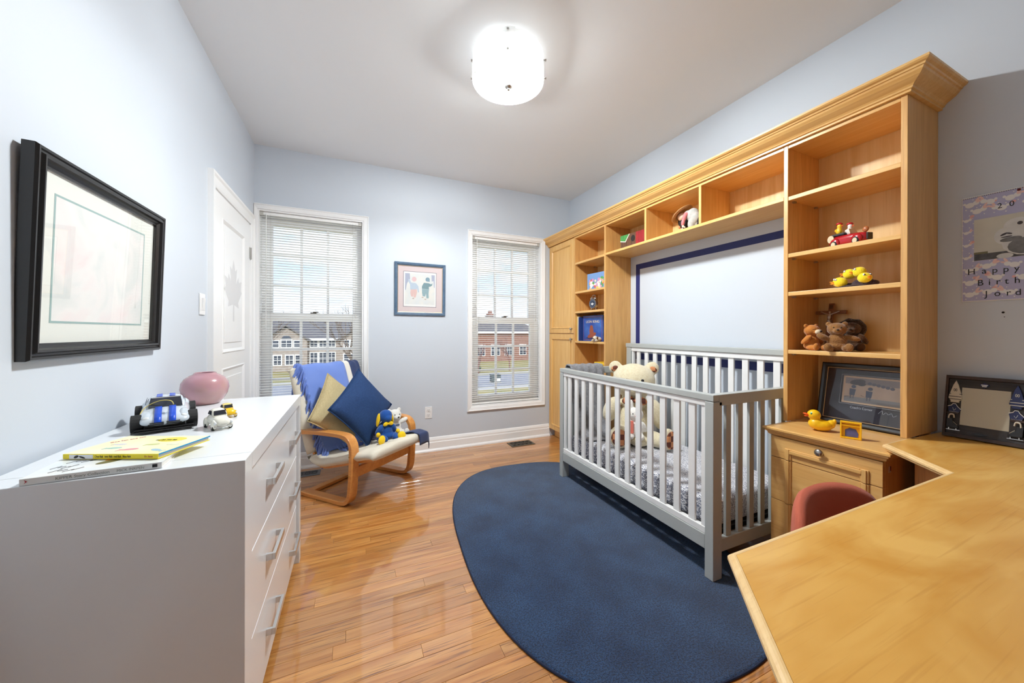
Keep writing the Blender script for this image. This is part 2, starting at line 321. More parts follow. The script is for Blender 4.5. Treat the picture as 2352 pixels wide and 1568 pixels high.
# ------------------------------------------------------------------ windows
M_pane = glass('window_glass', (.97, .98, .98, 1), .6)
M_lock = mat('window_lock', srgb(96, 90, 80), .4, metal=.6)
def window(n, ox0, ox1, gx0, gx1, left_cas):
    w_ = struct(empty('window_%d' % n, ((ox0 + ox1) / 2, YB, WZ0)))
    def ch(b, name, m=M_trim, parent=w_, **k):
        b.v = [(x - w_.location.x, y_ - w_.location.y, z - w_.location.z) for x, y_, z in b.v]; return b.build(name, m, parent, **k)
    # casing with stepped profile
    cw = .042
    path = [(ox0, WZ0), (ox0, WZ1), (ox1, WZ1), (ox1, WZ0)]
    Mx = frame((0, YB, 0), (1, 0, 0), (0, 0, 1))
    x0c = max(ox0 - cw, XL + .001)
    prof = [(-cw, 0), (-cw, .020), (-cw + .006, .024), (-cw + .012, .018), (-.008, .014), (0, .012), (.0, 0)]
    b = MB(); b.sweep(path, [(o, z) for o, z in prof], closed=True, M=Mx)
    b.v = [(max(v[0], XL + .001), v[1], v[2]) for v in b.v]; ch(b, 'casing')
    # jamb liner
    b = MB()
    for a in ((ox0, ox0 + .012, WZ0, WZ1), (ox1 - .012, ox1, WZ0, WZ1), (ox0 + .012, ox1 - .012, WZ0, WZ0 + .014), (ox0 + .012, ox1 - .012, WZ1 - .012, WZ1)): b.box(a[0], a[1], YB - .004, YB + .19, a[2], a[3])
    ch(b, 'jamb')
    zr = [(1.352, 1.59 - .009, 1.59 + .009, 1.855 - .009, 1.855 + .009, 2.105), (.512, .776 - .009, .776 + .009, 1.03 - .009, 1.03 + .009, 1.281)]
    m1, m2 = gx0 + (gx1 - gx0) * .34, gx0 + (gx1 - gx0) * .672
    xr = (gx0, m1 - .010, m1 + .010, m2 - .010, m2 + .010, gx1)
    for k, (yy, z0, z1, nm) in enumerate([(YB + .098, 1.30, WZ1 - .012, 'upper_sash'), (YB + .062, WZ0 + .014, 1.347, 'lower_sash')]):
        b = MB(); q = zr[k]
        b.box(ox0 + .012, gx0, yy, yy + .034, z0, z1); b.box(gx1, ox1 - .012, yy, yy + .034, z0, z1)
        b.box(gx0, gx1, yy, yy + .034, z0, q[0]); b.box(gx0, gx1, yy, yy + .034, q[5], z1)
        b.box(xr[1], xr[2], yy + .004, yy + .028, q[0], q[5]); b.box(xr[3], xr[4], yy + .004, yy + .028, q[0], q[5])
        for (a0, a1) in ((q[1], q[2]), (q[3], q[4])):
            for (c0, c1) in ((xr[0], xr[1]), (xr[2], xr[3]), (xr[4], xr[5])): b.box(c0, c1, yy + .004, yy + .028, a0, a1)
        s_ = ch(b, nm)
        for (z0_, z1_) in ((q[0], q[1]), (q[2], q[3]), (q[4], q[5])):
            for (c0, c1) in ((xr[0], xr[1]), (xr[2], xr[3]), (xr[4], xr[5])):
                ch(MB().box(c0, c1, yy + .016, yy + .0165, z0_, z1_), 'pane', M_pane, s_)
        if k: 
            mid = (gx0 + gx1) / 2
            ch(MB().box(mid - .028, mid + .02, yy + .002, yy + .03, z1, z1 + .010).box(mid - .006, mid + .034, yy - .006, yy + .02, z1 + .010, z1 + .017), 'sash_lock', M_lock, s_)
    # venetian blind: a thing of its own
    bl = empty('venetian_blind', ((ox0 + ox1) / 2, YB + .03, WZ1))
    tag(bl, ['white mini blind on the window behind the armchair', 'white mini blind on the window beside the tall wooden cabinet'][n - 1], 'blind', 'venetian blinds')
    lo = bl.location; bx0, bx1 = ox0 + .014 - lo.x, ox1 - .014 - lo.x
    if n == 1: bx0 = XL + .03 - lo.x
    MB().box(bx0, bx1, -.013, .013, -.040, -.013).build('headrail', M_slat, bl, bevel=.002)
    zb_ = WZ0 + .022 - WZ1; nsl = 80; top = -.052; me = None
    pitch = (top - zb_ - .02) / nsl
    for i in range(nsl):
        if me is None:
            b = MB(); hw = .0125
            for (u, dz) in ((-1, -.0012), (-.35, .0009), (.35, .0012), (1, -.0004)):
                b.v += [(bx0 + .003, u * hw, dz), (bx1 - .003, u * hw, dz)]
            b.f = [(0, 1, 3, 2), (2, 3, 5, 4), (4, 5, 7, 6)]
            o = b.build('slat', M_slat, bl, solid=.0007, fix=False); me = o
        else:
            o = me.copy(); COL.objects.link(o); o.parent = bl
        o.location = (0, 0, top - i * pitch); o.rotation_euler = (math.radians(-6), 0, 0)
    MB().box(bx0 + .003, bx1 - .003, -.012, .012, zb_, zb_ + .013).build('bottom_rail', M_slat, bl, bevel=.002)
    for fx in (.10, .90):
        xx = bx0 + (bx1 - bx0) * fx
        for yy in (-.0135, .0135): MB().tube([(xx, yy, -.03), (xx, yy, zb_)], .0007, 5).build('ladder_cord', mat('blind_cord', srgb(205, 203, 198), .7), bl)
    xx = bx0 + (bx1 - bx0) * .065; MB().tube([(xx, -.02, -.03), (xx, -.021, -1.05)], .003, 8).build('tilt_wand', mat('clear_wand', srgb(228, 228, 226), .3), bl)
    xx = bx0 + (bx1 - bx0) * .935; MB().tube([(xx, -.019, -.03), (xx, -.02, -.86)], .0012, 6).lathe([(.001, 0), (.004, -.004), (.006, -.03), (.001, -.036)], (xx, -.02, -.86), 10).build('lift_cord', mat('blind_cord', srgb(205, 203, 198), .7), bl)
    for sx_ in (bx0 + .004, bx1 - .03):
        MB().box(sx_, sx_ + .026, -.019, .014, -.046, -.008).build('mount_bracket', mat('bracket_grey', srgb(190, 188, 182), .4), bl)
window(1, *WIN[0], -.645, -.013, True)
window(2, *WIN[1], 1.21, 1.833, False)

# ------------------------------------------------------------------ door in the left wall
d1 = struct(empty('door_1', (XL, 2.60, 0)))
def dch(b, name, m=M_trim, parent=d1, **k):
    b.v = [(x - XL, y_ - 2.60, z) for x, y_, z in b.v]; return b.build(name, m, parent, **k)
DY0, DY1, DZ = 2.622, 3.378, 2.022
cp = [(0, 0), (.0, .014), (.012, .018), (.055, .020), (.066, .028), (.080, .028), (.080, 0)]
Ml = frame((XL, 0, 0), (0, 1, 0), (0, 0, 1))
dch(MB().sweep([(DY1 + .012, 0), (DY1 + .012, DZ + .012), (DY0 - .012, DZ + .012), (DY0 - .012, 0)], [(o, z) for o, z in cp], M=Ml), 'casing')
dch(MB().box(XL, XL + .006, DY0 - .012, DY0 - .002, 0, DZ + .012).box(XL, XL + .006, DY1 + .002, DY1 + .012, 0, DZ + .012).box(XL, XL + .006, DY0 - .012, DY1 + .012, DZ + .002, DZ + .012), 'jamb')
b = MB(); PN = [(2.735, 3.222, 1.05, 1.892), (2.735, 3.222, .22, .955)]
b.box(XL + .0005, XL + .010, DY0, PN[0][0], .008, DZ); b.box(XL + .0005, XL + .010, PN[0][1], DY1, .008, DZ)
for (z0, z1) in ((.008, .22), (.955, 1.05), (1.892, DZ)): b.box(XL + .0005, XL + .010, PN[0][0], PN[0][1], z0, z1)
slab = dch(b, 'slab')
for (y0, y1, z0, z1) in PN:
    pth = [(y0, z0), (y0, z1), (y1, z1), (y1, z0)]
    dch(MB().sweep(pth, [(0, .0005), (0, .012), (.006, .015), (.014, .010), (.024, .0035), (.024, .0005)], closed=True, M=Ml), 'panel_moulding', M_trim, slab)
    dch(MB().box(XL + .0005, XL + .0035, y0 + .02, y1 - .02, z0 + .02, z1 - .02).box(XL + .0035, XL + .008, y0 + .065, y1 - .065, z0 + .065, z1 - .065), 'panel', M_trim, slab, bevel=.003)
b = MB().prism(leafp(2.975, 1.404, .245, .27), .0081, .0088, Ml); lf = dch(b, 'maple_leaf', mat('pale_grey_paint', srgb(225, 225, 226), .5), slab); lf['label'] = 'pale grey painted maple leaf'
for z in (.25, 1.80):
    dch(MB().tube([(XL + .014, DY1 + .004, z - .045), (XL + .014, DY1 + .004, z + .045)], .007, 10).box(XL + .008, XL + .012, DY1 - .02, DY1 + .004, z - .044, z + .044), 'hinge', M_chrome)
0 and dch(MB().lathe([(.026, 0), (.026, .006), (.012, .010), (.012, .035), (.026, .045), (.030, .058), (.022, .072), (.0, .076)], seg=18, M=frame((XL + .010, DY0 + .06, .90), (0, 1, 0), (0, 0, 1))), 'door_knob', M_chrome, smooth=True)
# light switch and socket
sw = tag(empty('light_switch', (XL, 2.445, 1.335)), 'white rocker light switch on the wall by the door', 'switch')
Ms = frame((0, 0, 0), (0, 1, 0), (0, 0, 1))
MB().box(-.036, .036, -.058, .058, 0, .006, Ms).build('plate', M_white, sw, bevel=.002)
MB().add([(-.016, -.033, .006), (.016, -.033, .006), (.016, .033, .006), (-.016, .033, .006), (-.016, -.033, .008), (.016, -.033, .008), (.016, .033, .015), (-.016, .033, .015)], [(0, 3, 2, 1), (4, 5, 6, 7), (0, 1, 5, 4), (1, 2, 6, 5), (2, 3, 7, 6), (3, 0, 4, 7)], Ms).build('rocker', M_white, sw)
ou = tag(empty('wall_outlet', (.675, YB, .386)), 'white double wall outlet under the window wall picture', 'outlet')
Mo = frame((0, 0, 0), (1, 0, 0), (0, 0, 1))
MB().box(-.035, .035, -.058, .058, 0, .005, Mo).build('plate', M_white, ou, bevel=.002)
for s in (-1, 1):
    r_ = MB().prism(ellp(0, s * .024, .017, .0145, 0, 18), .005, .008, Mo).build('receptacle', M_white, ou)
    MB().box(-.008, -.0055, s * .024 - .001, s * .024 + .008, .0075, .0084, Mo).box(.0055, .008, s * .024 - .001, s * .024 + .008, .0075, .0084, Mo).prism(ellp(0, s * .024 - .008, .0028, .0028, 0, 8), .0075, .0084, Mo).build('slot', M_black, r_)
# floor registers
M_reg = mat('register_bronze', srgb(96, 88, 76), .45, metal=.6); M_reg2 = mat('register_grey', srgb(112, 116, 122), .45, metal=.5)
def register(x0, x1, y0, y1, m, label):
    r_ = tag(empty('floor_register', ((x0 + x1) / 2, (y0 + y1) / 2, 0)), label, 'vent', 'floor registers')
    hx, hy = (x1 - x0) / 2, (y1 - y0) / 2
    MB().box(-hx, hx, -hy, hy, .0004, .0015).build('duct_opening', M_dark, r_)
    MB().sweep([(-hx, -hy), (hx, -hy), (hx, hy), (-hx, hy)], [(0, .0015), (-.022, .0015), (-.022, .006), (-.004, .005), (0, .002)], closed=True).build('rim', m, r_)
    b = MB(); ix, iy = hx - .02, hy - .02
    for k in range(5):
        cx = -ix + (k + .5) * 2 * ix / 5; rr = min(ix / 5, iy) * .92
        for t in (0, 1): b.tube([(cx + rr * math.cos(a) * (1 if t == 0 else .45), rr * math.sin(a) * (1 if t == 0 else .45), .004) for a in [2 * PI * j / 12 for j in range(13)]], .0022, 5)
        for t in range(4): a = PI / 4 + t * PI / 2; b.tube([(cx, 0, .004), (cx + ix / 5 * math.cos(a) * 1.35, iy * math.sin(a) * 1.35, .004)], .002, 5)
    b.box(-ix, ix, -.0025, .0025, .0015, .005)
    for k in range(1, 5): xx = -ix + k * 2 * ix / 5; b.box(xx - .0018, xx + .0018, -iy, iy, .0015, .005)
    b.build('scroll_grille', m, r_)
register(1.49, 1.76, 3.33, 3.48, M_reg, 'bronze scrollwork floor register under the window by the cabinet')
register(-.55, -.258, 3.335, 3.455, M_reg2, 'grey scrollwork floor register behind the armchair by the dresser')

# ================================================================== CEILING LAMP
lx, ly = .785, 1.818
lamp = tag(empty('ceiling_lamp', (lx, ly, HC)), 'round frosted glass flush ceiling lamp with nickel finial', 'lamp')
M_fr = frosted('frosted_dish', .62); M_band = frosted('frosted_band', .24, (.85, .85, .84, 1))
MB().lathe([(.0, -.001), (.150, -.001), (.154, -.006), (.150, -.020), (.0, -.018)], seg=36).build('ceiling_pan', M_white, lamp, smooth=False)
MB().lathe([(.156, -.004), (.172, -.030), (.178, -.084)], seg=48, cap=False).build('added_light_shield', frosted('light_shield_grey', .0, (.42, .42, .42, 1)), lamp, smooth=True)  # added ring, not part of the fitting; keeps bulb light off the ceiling
MB().tube([(0, 0, -.02), (0, 0, -.175)], .006, 10).build('stem', M_chrome, lamp)
prof = [(.002 + .182 * t, -.182 + .042 * t ** 2.2) for t in [k / 9 for k in range(10)]]
MB().lathe(prof, seg=48, cap=False).build('glass_dish', M_fr, lamp, smooth=True)
MB().lathe([(.0, -.206), (.006, -.205), (.009, -.199), (.007, -.194), (.017, -.19), (.022, -.184), (.021, -.180), (.0, -.179)], seg=20).build('finial', M_chrome, lamp, smooth=True)
aim = math.atan2(-ly, -lx)
def band(a0, a1, r0, r1, name):
    MB().grid(lambda u, v: ((r0 + (r1 - r0) * u) * math.cos(a0 + (a1 - a0) * u), (r0 + (r1 - r0) * u) * math.sin(a0 + (a1 - a0) * u), -.018 - .140 * v), 60, 1).build(name, M_band, lamp, smooth=True)
band(aim - .16, aim + 2 * PI + .16, .192, .203, 'glass_band')
for k in range(4):
    a = aim - .02 + k * PI / 2
    for z in (-.035, -.135):
        e_ = Vector((math.cos(a), math.sin(a), 0)); P0 = Vector((0, 0, z))
        MB().tube([P0 + e_ * .184, P0 + e_ * .208], .0035, 8).tube([P0 + e_ * .204, P0 + e_ * .210], .0065, 12).build('screw_post', M_chrome, lamp)
M_bulb = emission('bulb_glow', (.95, .995, 1, 1), BULB_STRENGTH)
for k in range(3):
    a = aim + PI + k * 2 * PI / 3 + .5
    ho = MB().tube([(.03 * math.cos(a), .03 * math.sin(a), -.06), (.068 * math.cos(a), .068 * math.sin(a), -.075)], .014, 10).build('bulb_holder', M_white, lamp)
    MB().ell((.102 * math.cos(a), .102 * math.sin(a), -.088), (.030, .030, .030), seg=10, rings=7).build('bulb', M_bulb, lamp, smooth=True)

# ================================================================== BUILT-IN BOOKCASE WALL
XF = 2.044; YE = .659; ZT = 2.155
XBK = XR - .008
def shelf_unit(name, label, ya, yb, shelves, z0, cat='bookcase', lower_panel=True, tp=.020, pa=True, pb=True, near_mat=W_mapS, z0a=None):
    t = tag(empty(name, (XF, (ya + yb) / 2, 0)), label, cat, 'built-in maple shelving')
    ox, oy = XF, (ya + yb) / 2
    def B_(nm, m, x0, x1, y0, y1, z0_, z1_, bv=.0015): return MB().box(x0 - ox, x1 - ox, y0 - oy, y1 - oy, z0_, z1_).build(nm, m, t, bevel=bv)
    if pa: B_('side_panel', near_mat, XF, XR - .001, ya, ya + tp, z0a or z0, ZT)
    if pb: B_('side_panel', W_mapS, XF, XR - .001, yb - tp, yb, z0, ZT)
    B_('back_panel', W_ply, XBK, XR - .001, ya + tp, yb - tp, z0, ZT, 0)
    B_('top_panel', W_mapY, XF + .001, XBK, ya + tp, yb - tp, ZT - .018, ZT)
    for z in shelves:
        s_ = B_('shelf', W_mapY, XF + .002, XBK, ya + tp, yb - tp, z - .020, z)
        for yy in (ya + tp + .006, yb - tp - .006):
            for xx in (XF + .045, XBK - .04):
                MB().box(xx - ox - .008, xx - ox + .008, yy - oy - .006, yy - oy + .006, z - .0285, z - .0205).build('shelf_pin', M_chrome, s_)
    return t
SH = (1.889, 1.595, 1.397, 1.100)
right_unit = shelf_unit('bookcase', 'maple bookcase with open shelves standing above the drawer pedestal', YE, 1.112, SH, .7305, z0a=.7608)
left_unit = shelf_unit('bookcase', 'narrow maple bookcase beside the tall cabinet, partly behind the crib', 2.545, 3.042, SH + (.78, .45, .10), 0)
# fine pin holes inside the right unit
# bridge
br = tag(empty('bridge_shelf', (XF, 1.8285, 1.874)), 'long maple bridge shelf with three cubbies above the crib', 'shelf', 'built-in maple shelving')
def BB(nm, m, x0, x1, y0, y1, z0, z1, par=None, bv=.0015): return MB().box(x0 - XF, x1 - XF, y0 - 1.8285, y1 - 1.8285, z0 - 1.874, z1 - 1.874).build(nm, m, par or br, bevel=bv)
BB('bottom_panel', W_mapY, XF, XR - .001, 1.1125, 2.5445, 1.874, 1.893)
BB('top_panel', W_mapY, XF + .001, XR - .001, 1.1125, 2.5445, ZT - .018, ZT)
BB('back_panel', W_ply, XBK, XR - .001, 1.1125, 2.5445, 1.893, ZT - .018, bv=0)
for yy in (1.594, 2.066): BB('divider', W_mapZ, XF, XBK, yy, yy + .018, 1.893, ZT - .018)
# tall cabinet with doors
tc_ = tag(empty('tall_cabinet', (XF, 3.297, 0)), 'tall two-door maple cabinet in the corner beside the window', 'cabinet', 'built-in maple shelving')
def CB(nm, m, x0, x1, y0, y1, z0, z1, par=None, bv=.0015): return MB().box(x0 - XF, x1 - XF, y0 - 3.297, y1 - 3.297, z0, z1).build(nm, m, par or tc_, bevel=bv)
CB('carcass', W_mapS, XF + .018, XR - .001, 3.0425, YB - .002, .085, ZT)
CB('toe_kick', W_mapY, XF + .06, XR - .001, 3.05, YB - .034, 0, .085)
Mc = frame((XF, 0, 0), (0, -1, 0), (0, 0, 1))
def door(y0, y1, z0, z1, kz):
    g = .002; st = .052
    b = MB()
    b.box(-y1 + g, -y1 + st, z0 + g, z1 - g, -.018, 0, Mc); b.box(-y0 - st, -y0 - g, z0 + g, z1 - g, -.018, 0, Mc)
    b.box(-y1 + st, -y0 - st, z0 + g, z0 + st, -.018, 0, Mc); b.box(-y1 + st, -y0 - st, z1 - st, z1 - g, -.018, 0, Mc)
    b.v = [(x - XF, y_ - 3.297, z) for x, y_, z in b.v]; d_ = b.build('door', W_mapZ, tc_, bevel=.002)
    b = MB().sweep([(-y1 + st, z0 + st), (-y1 + st, z1 - st), (-y0 - st, z1 - st), (-y0 - st, z0 + st)], [(0, -.012), (0, .003), (.006, .005), (.012, .0), (.016, -.006), (.016, -.012)], closed=True, M=Mc)
    b.v = [(x - XF, y_ - 3.297, z) for x, y_, z in b.v]; b.build('panel_moulding', W_mapZ, d_)
    b = MB().box(-y1 + st, -y0 - st, z0 + st, z1 - st, -.016, -.009, Mc); b.v = [(x - XF, y_ - 3.297, z) for x, y_, z in b.v]; b.build('door_panel', W_mapZ, d_)
    b = MB().lathe([(.006, 0), (.005, .012), (.012, .017), (.014, .023), (.009, .028), (0, .029)], seg=14, M=frame((XF, y0 + .028, kz), (0, -1, 0), (0, 0, 1)))
    b.v = [(x - XF, y_ - 3.297, z) for x, y_, z in b.v]; b.build('knob', M_chrome, d_, smooth=True)
door(3.044, YB - .012, 1.174, 2.150, 1.222); door(3.044, YB - .012, .09, 1.170, 1.115)
# crown
CR = [(0, 2.1555), (.013, 2.1555), (.013, 2.164), (.019, 2.167), (.021, 2.173), (.026, 2.179), (.037, 2.186), (.050, 2.195), (.060, 2.206), (.063, 2.213), (.068, 2.215), (.070, 2.221), (.078, 2.225), (.083, 2.231), (.083, 2.240), (0, 2.240)]
cr_ = MB().sweep([(XF, YB - .001), (XF, YE), (XR - .001, YE)], CR).build('crown_moulding', W_mapY)
tag(cr_, 'long maple crown moulding along the top of the bookcase wall', 'moulding')
cap = MB().box(XF, XR - .001, YE, YB - .001, 2.1555, 2.162).build('dust_board', W_mapY, cr_)

# ------------------------------------------------------------------ drawer pedestal
ped = tag(empty('drawer_pedestal', (2.10, .865, 0)), 'maple drawer pedestal under the open bookcase by the desk', 'drawers')
def P_(b, nm, m, par=None, **k):
    b.v = [(x - 2.10, y_ - .865, z) for x, y_, z in b.v]; return b.build(nm, m, par or ped, **k)
PX = 1.872
P_(MB().box(PX + .019, XR - .001, .668, 1.072, .08, .70).box(PX + .07, XR - .001, .675, 1.065, 0, .08), 'carcass', W_mapS, bevel=.0015)
OG = [(0, .730), (.018, .730), (.024, .7265), (.024, .719), (.017, .7155), (.017, .709), (.010, .705), (.008, .696), (0, .690)]
P_(MB().sweep([(XR - .002, 1.074), (PX, 1.074), (PX, .664), (XR - .002, .664)], OG).box(PX - .0005, XR - .002, .664, 1.074, .7005, .7298), 'worktop', W_mapY)
Mp = frame((PX, 0, 0), (0, -1, 0), (0, 0, 1))
def moldpts(x0, x1, y0, y1, M): return MB().box(x0, x1, y0, y1, 0, .008, M).box(x0 + .008, x1 - .008, y0, y1, .008, .013, M)
zs = [.688, .586, .382, .09]
for i in range(3):
    z1, z0 = zs[i] - .0015, zs[i + 1] + .0015
    dr = P_(MB().box(PX, PX + .0185, .669, 1.071, z0, z1), 'drawer', W_mapY, bevel=.001)
    ms = []
    zt = z1 if i else .640; zbm = z0 if i < 2 else .14
    for (a, c) in ((.708, .735), (.983, 1.010)):
        P_(MB().box(-c, -a, zbm, zt, 0, .006, Mp).box(-c + .006, -a - .006, zbm, zt, .006, .011, Mp), 'raised_moulding', W_mapZ, dr, bevel=.002)
    if i == 0: P_(MB().box(-.983, -.735, .613, .640, 0, .006, Mp).box(-.989, -.729, .619, .634, .006, .011, Mp), 'raised_moulding', W_mapY, dr, bevel=.002)
    if i == 2: P_(MB().box(-.983, -.735, .14, .167, 0, .006, Mp).box(-.989, -.729, .146, .161, .006, .011, Mp), 'raised_moulding', W_mapY, dr, bevel=.002)
    if i == 0: P_(MB().lathe([(.007, 0), (.006, .010), (.013, .014), (.0165, .019), (.0145, .025), (.008, .028), (0, .029)], seg=18, M=frame((PX, .868, .664), (0, -1.18, 0), (0, 0, .8))), 'knob', M_chrome, dr, smooth=True)
stk = P_(MB().box(1.915, 1.932, .6668, .6679, .640, .664), 'sticker', mat('sticker_white', srgb(214, 200, 190), .6))
P_(MB().box(1.924, 1.932, .6663, .6669, .646, .664), 'sticker_print', mat('sticker_plum', srgb(110, 24, 60), .6), stk)

# ------------------------------------------------------------------ desk
dk = tag(empty('corner_desk', (1.3, 0, 0)), 'large worn maple corner desk with a moulded edge in the foreground', 'desk')
poly = [(.420, .195), (.669, .458), (1.678, .451), (1.875, .668), (2.040, .6675), (XR - .002, .655), (XR - .002, YD + .03), (.420, YD + .03)]
OGD = [(0, .760), (-.004, .760), (-.002, .757), (.004, .756), (.008, .751), (.008, .745), (.003, .741), (.001, .735), (-.004, .729), (-.03, .728), (-.03, .7595)]
inner = [(x - 1.3, y_) for x, y_ in poly]
b = MB(); edge = [inner[-1]] + inner[0:5]
b.sweep([inner[7], inner[0], inner[1], inner[2], inner[3], inner[4]], [(-o - .010, z) for o, z in OGD])
b2 = MB().prism([(x, y_) for x, y_ in inner], .731, .7595)
cx_, cy_ = 0, 0
def inset(poly_, d):
    o = []; n = len(poly_)
    for i in range(n):
        p0, p1, p2 = Vector(poly_[i - 1]), Vector(poly_[i]), Vector(poly_[(i + 1) % n]); d0 = (p1 - p0).normalized(); d1_ = (p2 - p1).normalized()
        n0 = Vector((d0.y, -d0.x)); n1 = Vector((d1_.y, -d1_.x)); q = n0 + n1; q /= q.dot(n0); o.append(tuple(p1 + q * d))
    return o
MB().prism(inset(inner, .011), .7312, .760).build('desktop', W_desk, dk)
MB().sweep([inner[7], inner[0], inner[1], inner[2], inner[3], inner[4]], [(.0105, .7598), (.007, .7598), (.004, .7575), (.0, .756), (-.003, .752), (-.003, .746), (.001, .742), (.003, .737), (.0105, .7312)]).build('edge_moulding', wood('maple_edge', srgb(228, 188, 128), srgb(238, 205, 150), 0, .3, srgb(205, 155, 95), .3), dk)
for (x0, x1, y0, y1) in ((.62, 1.02, YD + .06, .14),):
    MB().box(x0 - 1.3, x1 - 1.3, y0, y1, 0, .729).build('base_cabinet', W_mapS, dk, bevel=.002)
    for k in range(3): MB().box(x1 - 1.3 + .0005, x1 - 1.3 + .018, y0 + .01, y1 - .01, .10 + k * .205, .10 + k * .205 + .2).build('drawer', W_mapY, dk, bevel=.002)
MB().box(2.02 - 1.3, 2.04 - 1.3, YD + .06, .630, 0, .729).build('support_panel', W_mapS, dk, bevel=.002)
MB().box(1.02 - 1.3 + .02, 2.02 - 1.3, -.30, -.28, .25, .729).build('modesty_panel', W_mapX, dk, bevel=.002)

# ================================================================== CRIB
M_cg = mat('crib_grey_paint', srgb(180, 184, 182), .35); M_cw = mat('crib_white_paint', srgb(240, 240, 239), .33)
RZ = .012
CX0, CX1, CY0, CY1 = 1.545, 2.290, 1.137, 2.502
crib = tag(empty('baby_crib', (1.9, 1.82, RZ)), 'grey and white slatted baby crib against the bookcase alcove', 'crib')
def K(b, nm, m=M_cg, par=None, bevel=.003, **k):
    b.v = [(x - 1.9, y_ - 1.82, z - RZ) for x, y_, z in b.v]; return b.build(nm, m, par or crib, bevel=bevel, **k)
for (x0, x1, y0, y1, zt) in ((CX0, CX0 + .062, CY0, CY0 + .045, .858), (CX0, CX0 + .062, CY1 - .045, CY1, .858), (CX1 - .045, CX1, CY0 + .02, CY0 + .075, 1.055), (CX1 - .045, CX1, CY1 - .055, CY1, 1.055)):
    K(MB().box(x0, x1, y0, y1, RZ + .0005, zt), 'post')
K(MB().box(CX0, CX0 + .040, CY0, CY1, .860, .892), 'front_top_rail')
K(MB().box(CX0 + .006, CX0 + .034, CY0 + .046, CY1 - .046, .832, .8595), 'front_upper_crosspiece', M_cw)
K(MB().box(CX0 + .006, CX0 + .034, CY0 + .046, CY1 - .046, .216, .248), 'front_lower_crosspiece', M_cw)
K(MB().box(CX0 + .002, CX0 + .034, CY0 + .046, CY1 - .046, .145, .2155), 'front_bottom_rail')
for k in range(13): y_ = 2.381 - .093 * k; K(MB().box(CX0 + .012, CX0 + .026, y_ - .019, y_ + .019, .248, .832), 'front_slat', M_cw, bevel=.002)
for y_ in (2.441, 1.197): K(MB().box(CX0 + .010, CX0 + .028, y_ - .012, y_ + .012, .248, .832), 'front_slat', M_cw, bevel=.002)
for ys, nm in ((CY0, 'near'), (CY1 - .040, 'far')):
    K(MB().box(CX0 + .0405, CX1 - .046, ys, ys + .040, .838, .892), 'end_top_rail')
    K(MB().box(CX0 + .063, CX1 - .046, ys + .006, ys + .034, .135, .198), 'end_bottom_rail')
    for k in range(7): x_ = 1.672 + .0885 * k; K(MB().box(x_ - .018, x_ + .018, ys + .012, ys + .027, .198, .838), 'end_slat', M_cg, bevel=.002)
K(MB().box(CX1 - .050, CX1 + .006, CY0 + .018, CY1 + .004, 1.0555, 1.090), 'back_top_rail')
K(MB().box(CX1 - .040, CX1 - .008, CY0 + .076, CY1 - .056, 1.022, 1.055), 'back_upper_crosspiece', M_cw)
K(MB().box(CX1 - .040, CX1 - .008, CY0 + .076, CY1 - .056, .145, .22), 'back_bottom_rail', M_cw)
for k in range(13): y_ = 2.372 - .0923 * k; K(MB().box(CX1 - .031, CX1 - .016, y_ - .019, y_ + .019, .22, 1.022), 'back_slat', M_cw, bevel=.002)
K(MB().box(CX1 - .034, CX1 - .012, 2.425, 2.445, .22, 1.022), 'back_slat', M_cw, bevel=.002)
K(MB().box(CX0 + .064, CX1 - .05, CY0 + .05, CY1 - .05, .186, .212), 'mattress_support', M_black)
M_sheet = mat('printed_sheet', srgb(235, 235, 238), .85, sheen=.1)
t = M_sheet.node_tree; bs = t.nodes['Principled BSDF']; a_ = t.nodes.new('ShaderNodeTexCoord'); mp_ = t.nodes.new('ShaderNodeMapping'); mp_.inputs['Scale'].default_value = (1.6, 1.0, 1.6)
wv = t.nodes.new('ShaderNodeTexWave'); wv.inputs['Scale'].default_value = 24; wv.inputs['Distortion'].default_value = 9; wv.inputs['Detail'].default_value = 3; wv.inputs['Detail Scale'].default_value = 3.5
rr_ = t.nodes.new('ShaderNodeValToRGB'); rr_.color_ramp.elements[0].position = .42; rr_.color_ramp.elements[0].color = srgb(236, 236, 240); rr_.color_ramp.elements[1].position = .68; rr_.color_ramp.elements[1].color = srgb(116, 120, 138)
t.links.new(a_.outputs['Object'], mp_.inputs[0]); t.links.new(mp_.outputs[0], wv.inputs['Vector']); t.links.new(wv.outputs['Fac'], rr_.inputs['Fac']); t.links.new(rr_.outputs[0], bs.inputs['Base Color'])
MT = .358
mt = tag(empty('crib_mattress', (1.925, 1.82, .2125)), 'crib mattress in a grey scribble-print fitted sheet', 'mattress')
MB().box(-.308, .308, -.625, .625, 0, MT - .2125).build('fitted_sheet', M_sheet, mt, bevel=.03).modifiers['bevel'].segments = 4

# grey blanket draped over the far end rail
M_bk = mat('grey_plush', srgb(150, 150, 154), .95, sheen=.3, noise=(60, srgb(126, 126, 132)), bump=(420, .6))
prf = smoothpath([(1.62, 2.538, .16), (1.62, 2.534, .45), (1.62, 2.530, .80), (1.62, 2.515, .902), (1.62, 2.480, .914), (1.62, 2.445, .898), (1.62, 2.425, .80), (1.62, 2.405, .55), (1.62, 2.37, .42), (1.62, 2.28, .376), (1.62, 2.19, .372)], 5)
b = MB(); nU = 40
def bf(u, v):
    i = min(int(v * (len(prf) - 1)), len(prf) - 2); q = prf[i].lerp(prf[i + 1], v * (len(prf) - 1) - i)
    inside = max(0, (v - .45) / .55)
    x = 1.612 + u * (.335 - .05 * inside); rp = .009 * math.sin(u * 30) * (1 if v > .5 else .6) * min(1, abs(v - .4) * 6)
    return (x - 1.77, q.y - 2.48 - (rp if v > .45 else -abs(rp) - .002) + (-.035 * u * inside), q.z - RZ + .003 * math.sin(u * 30))
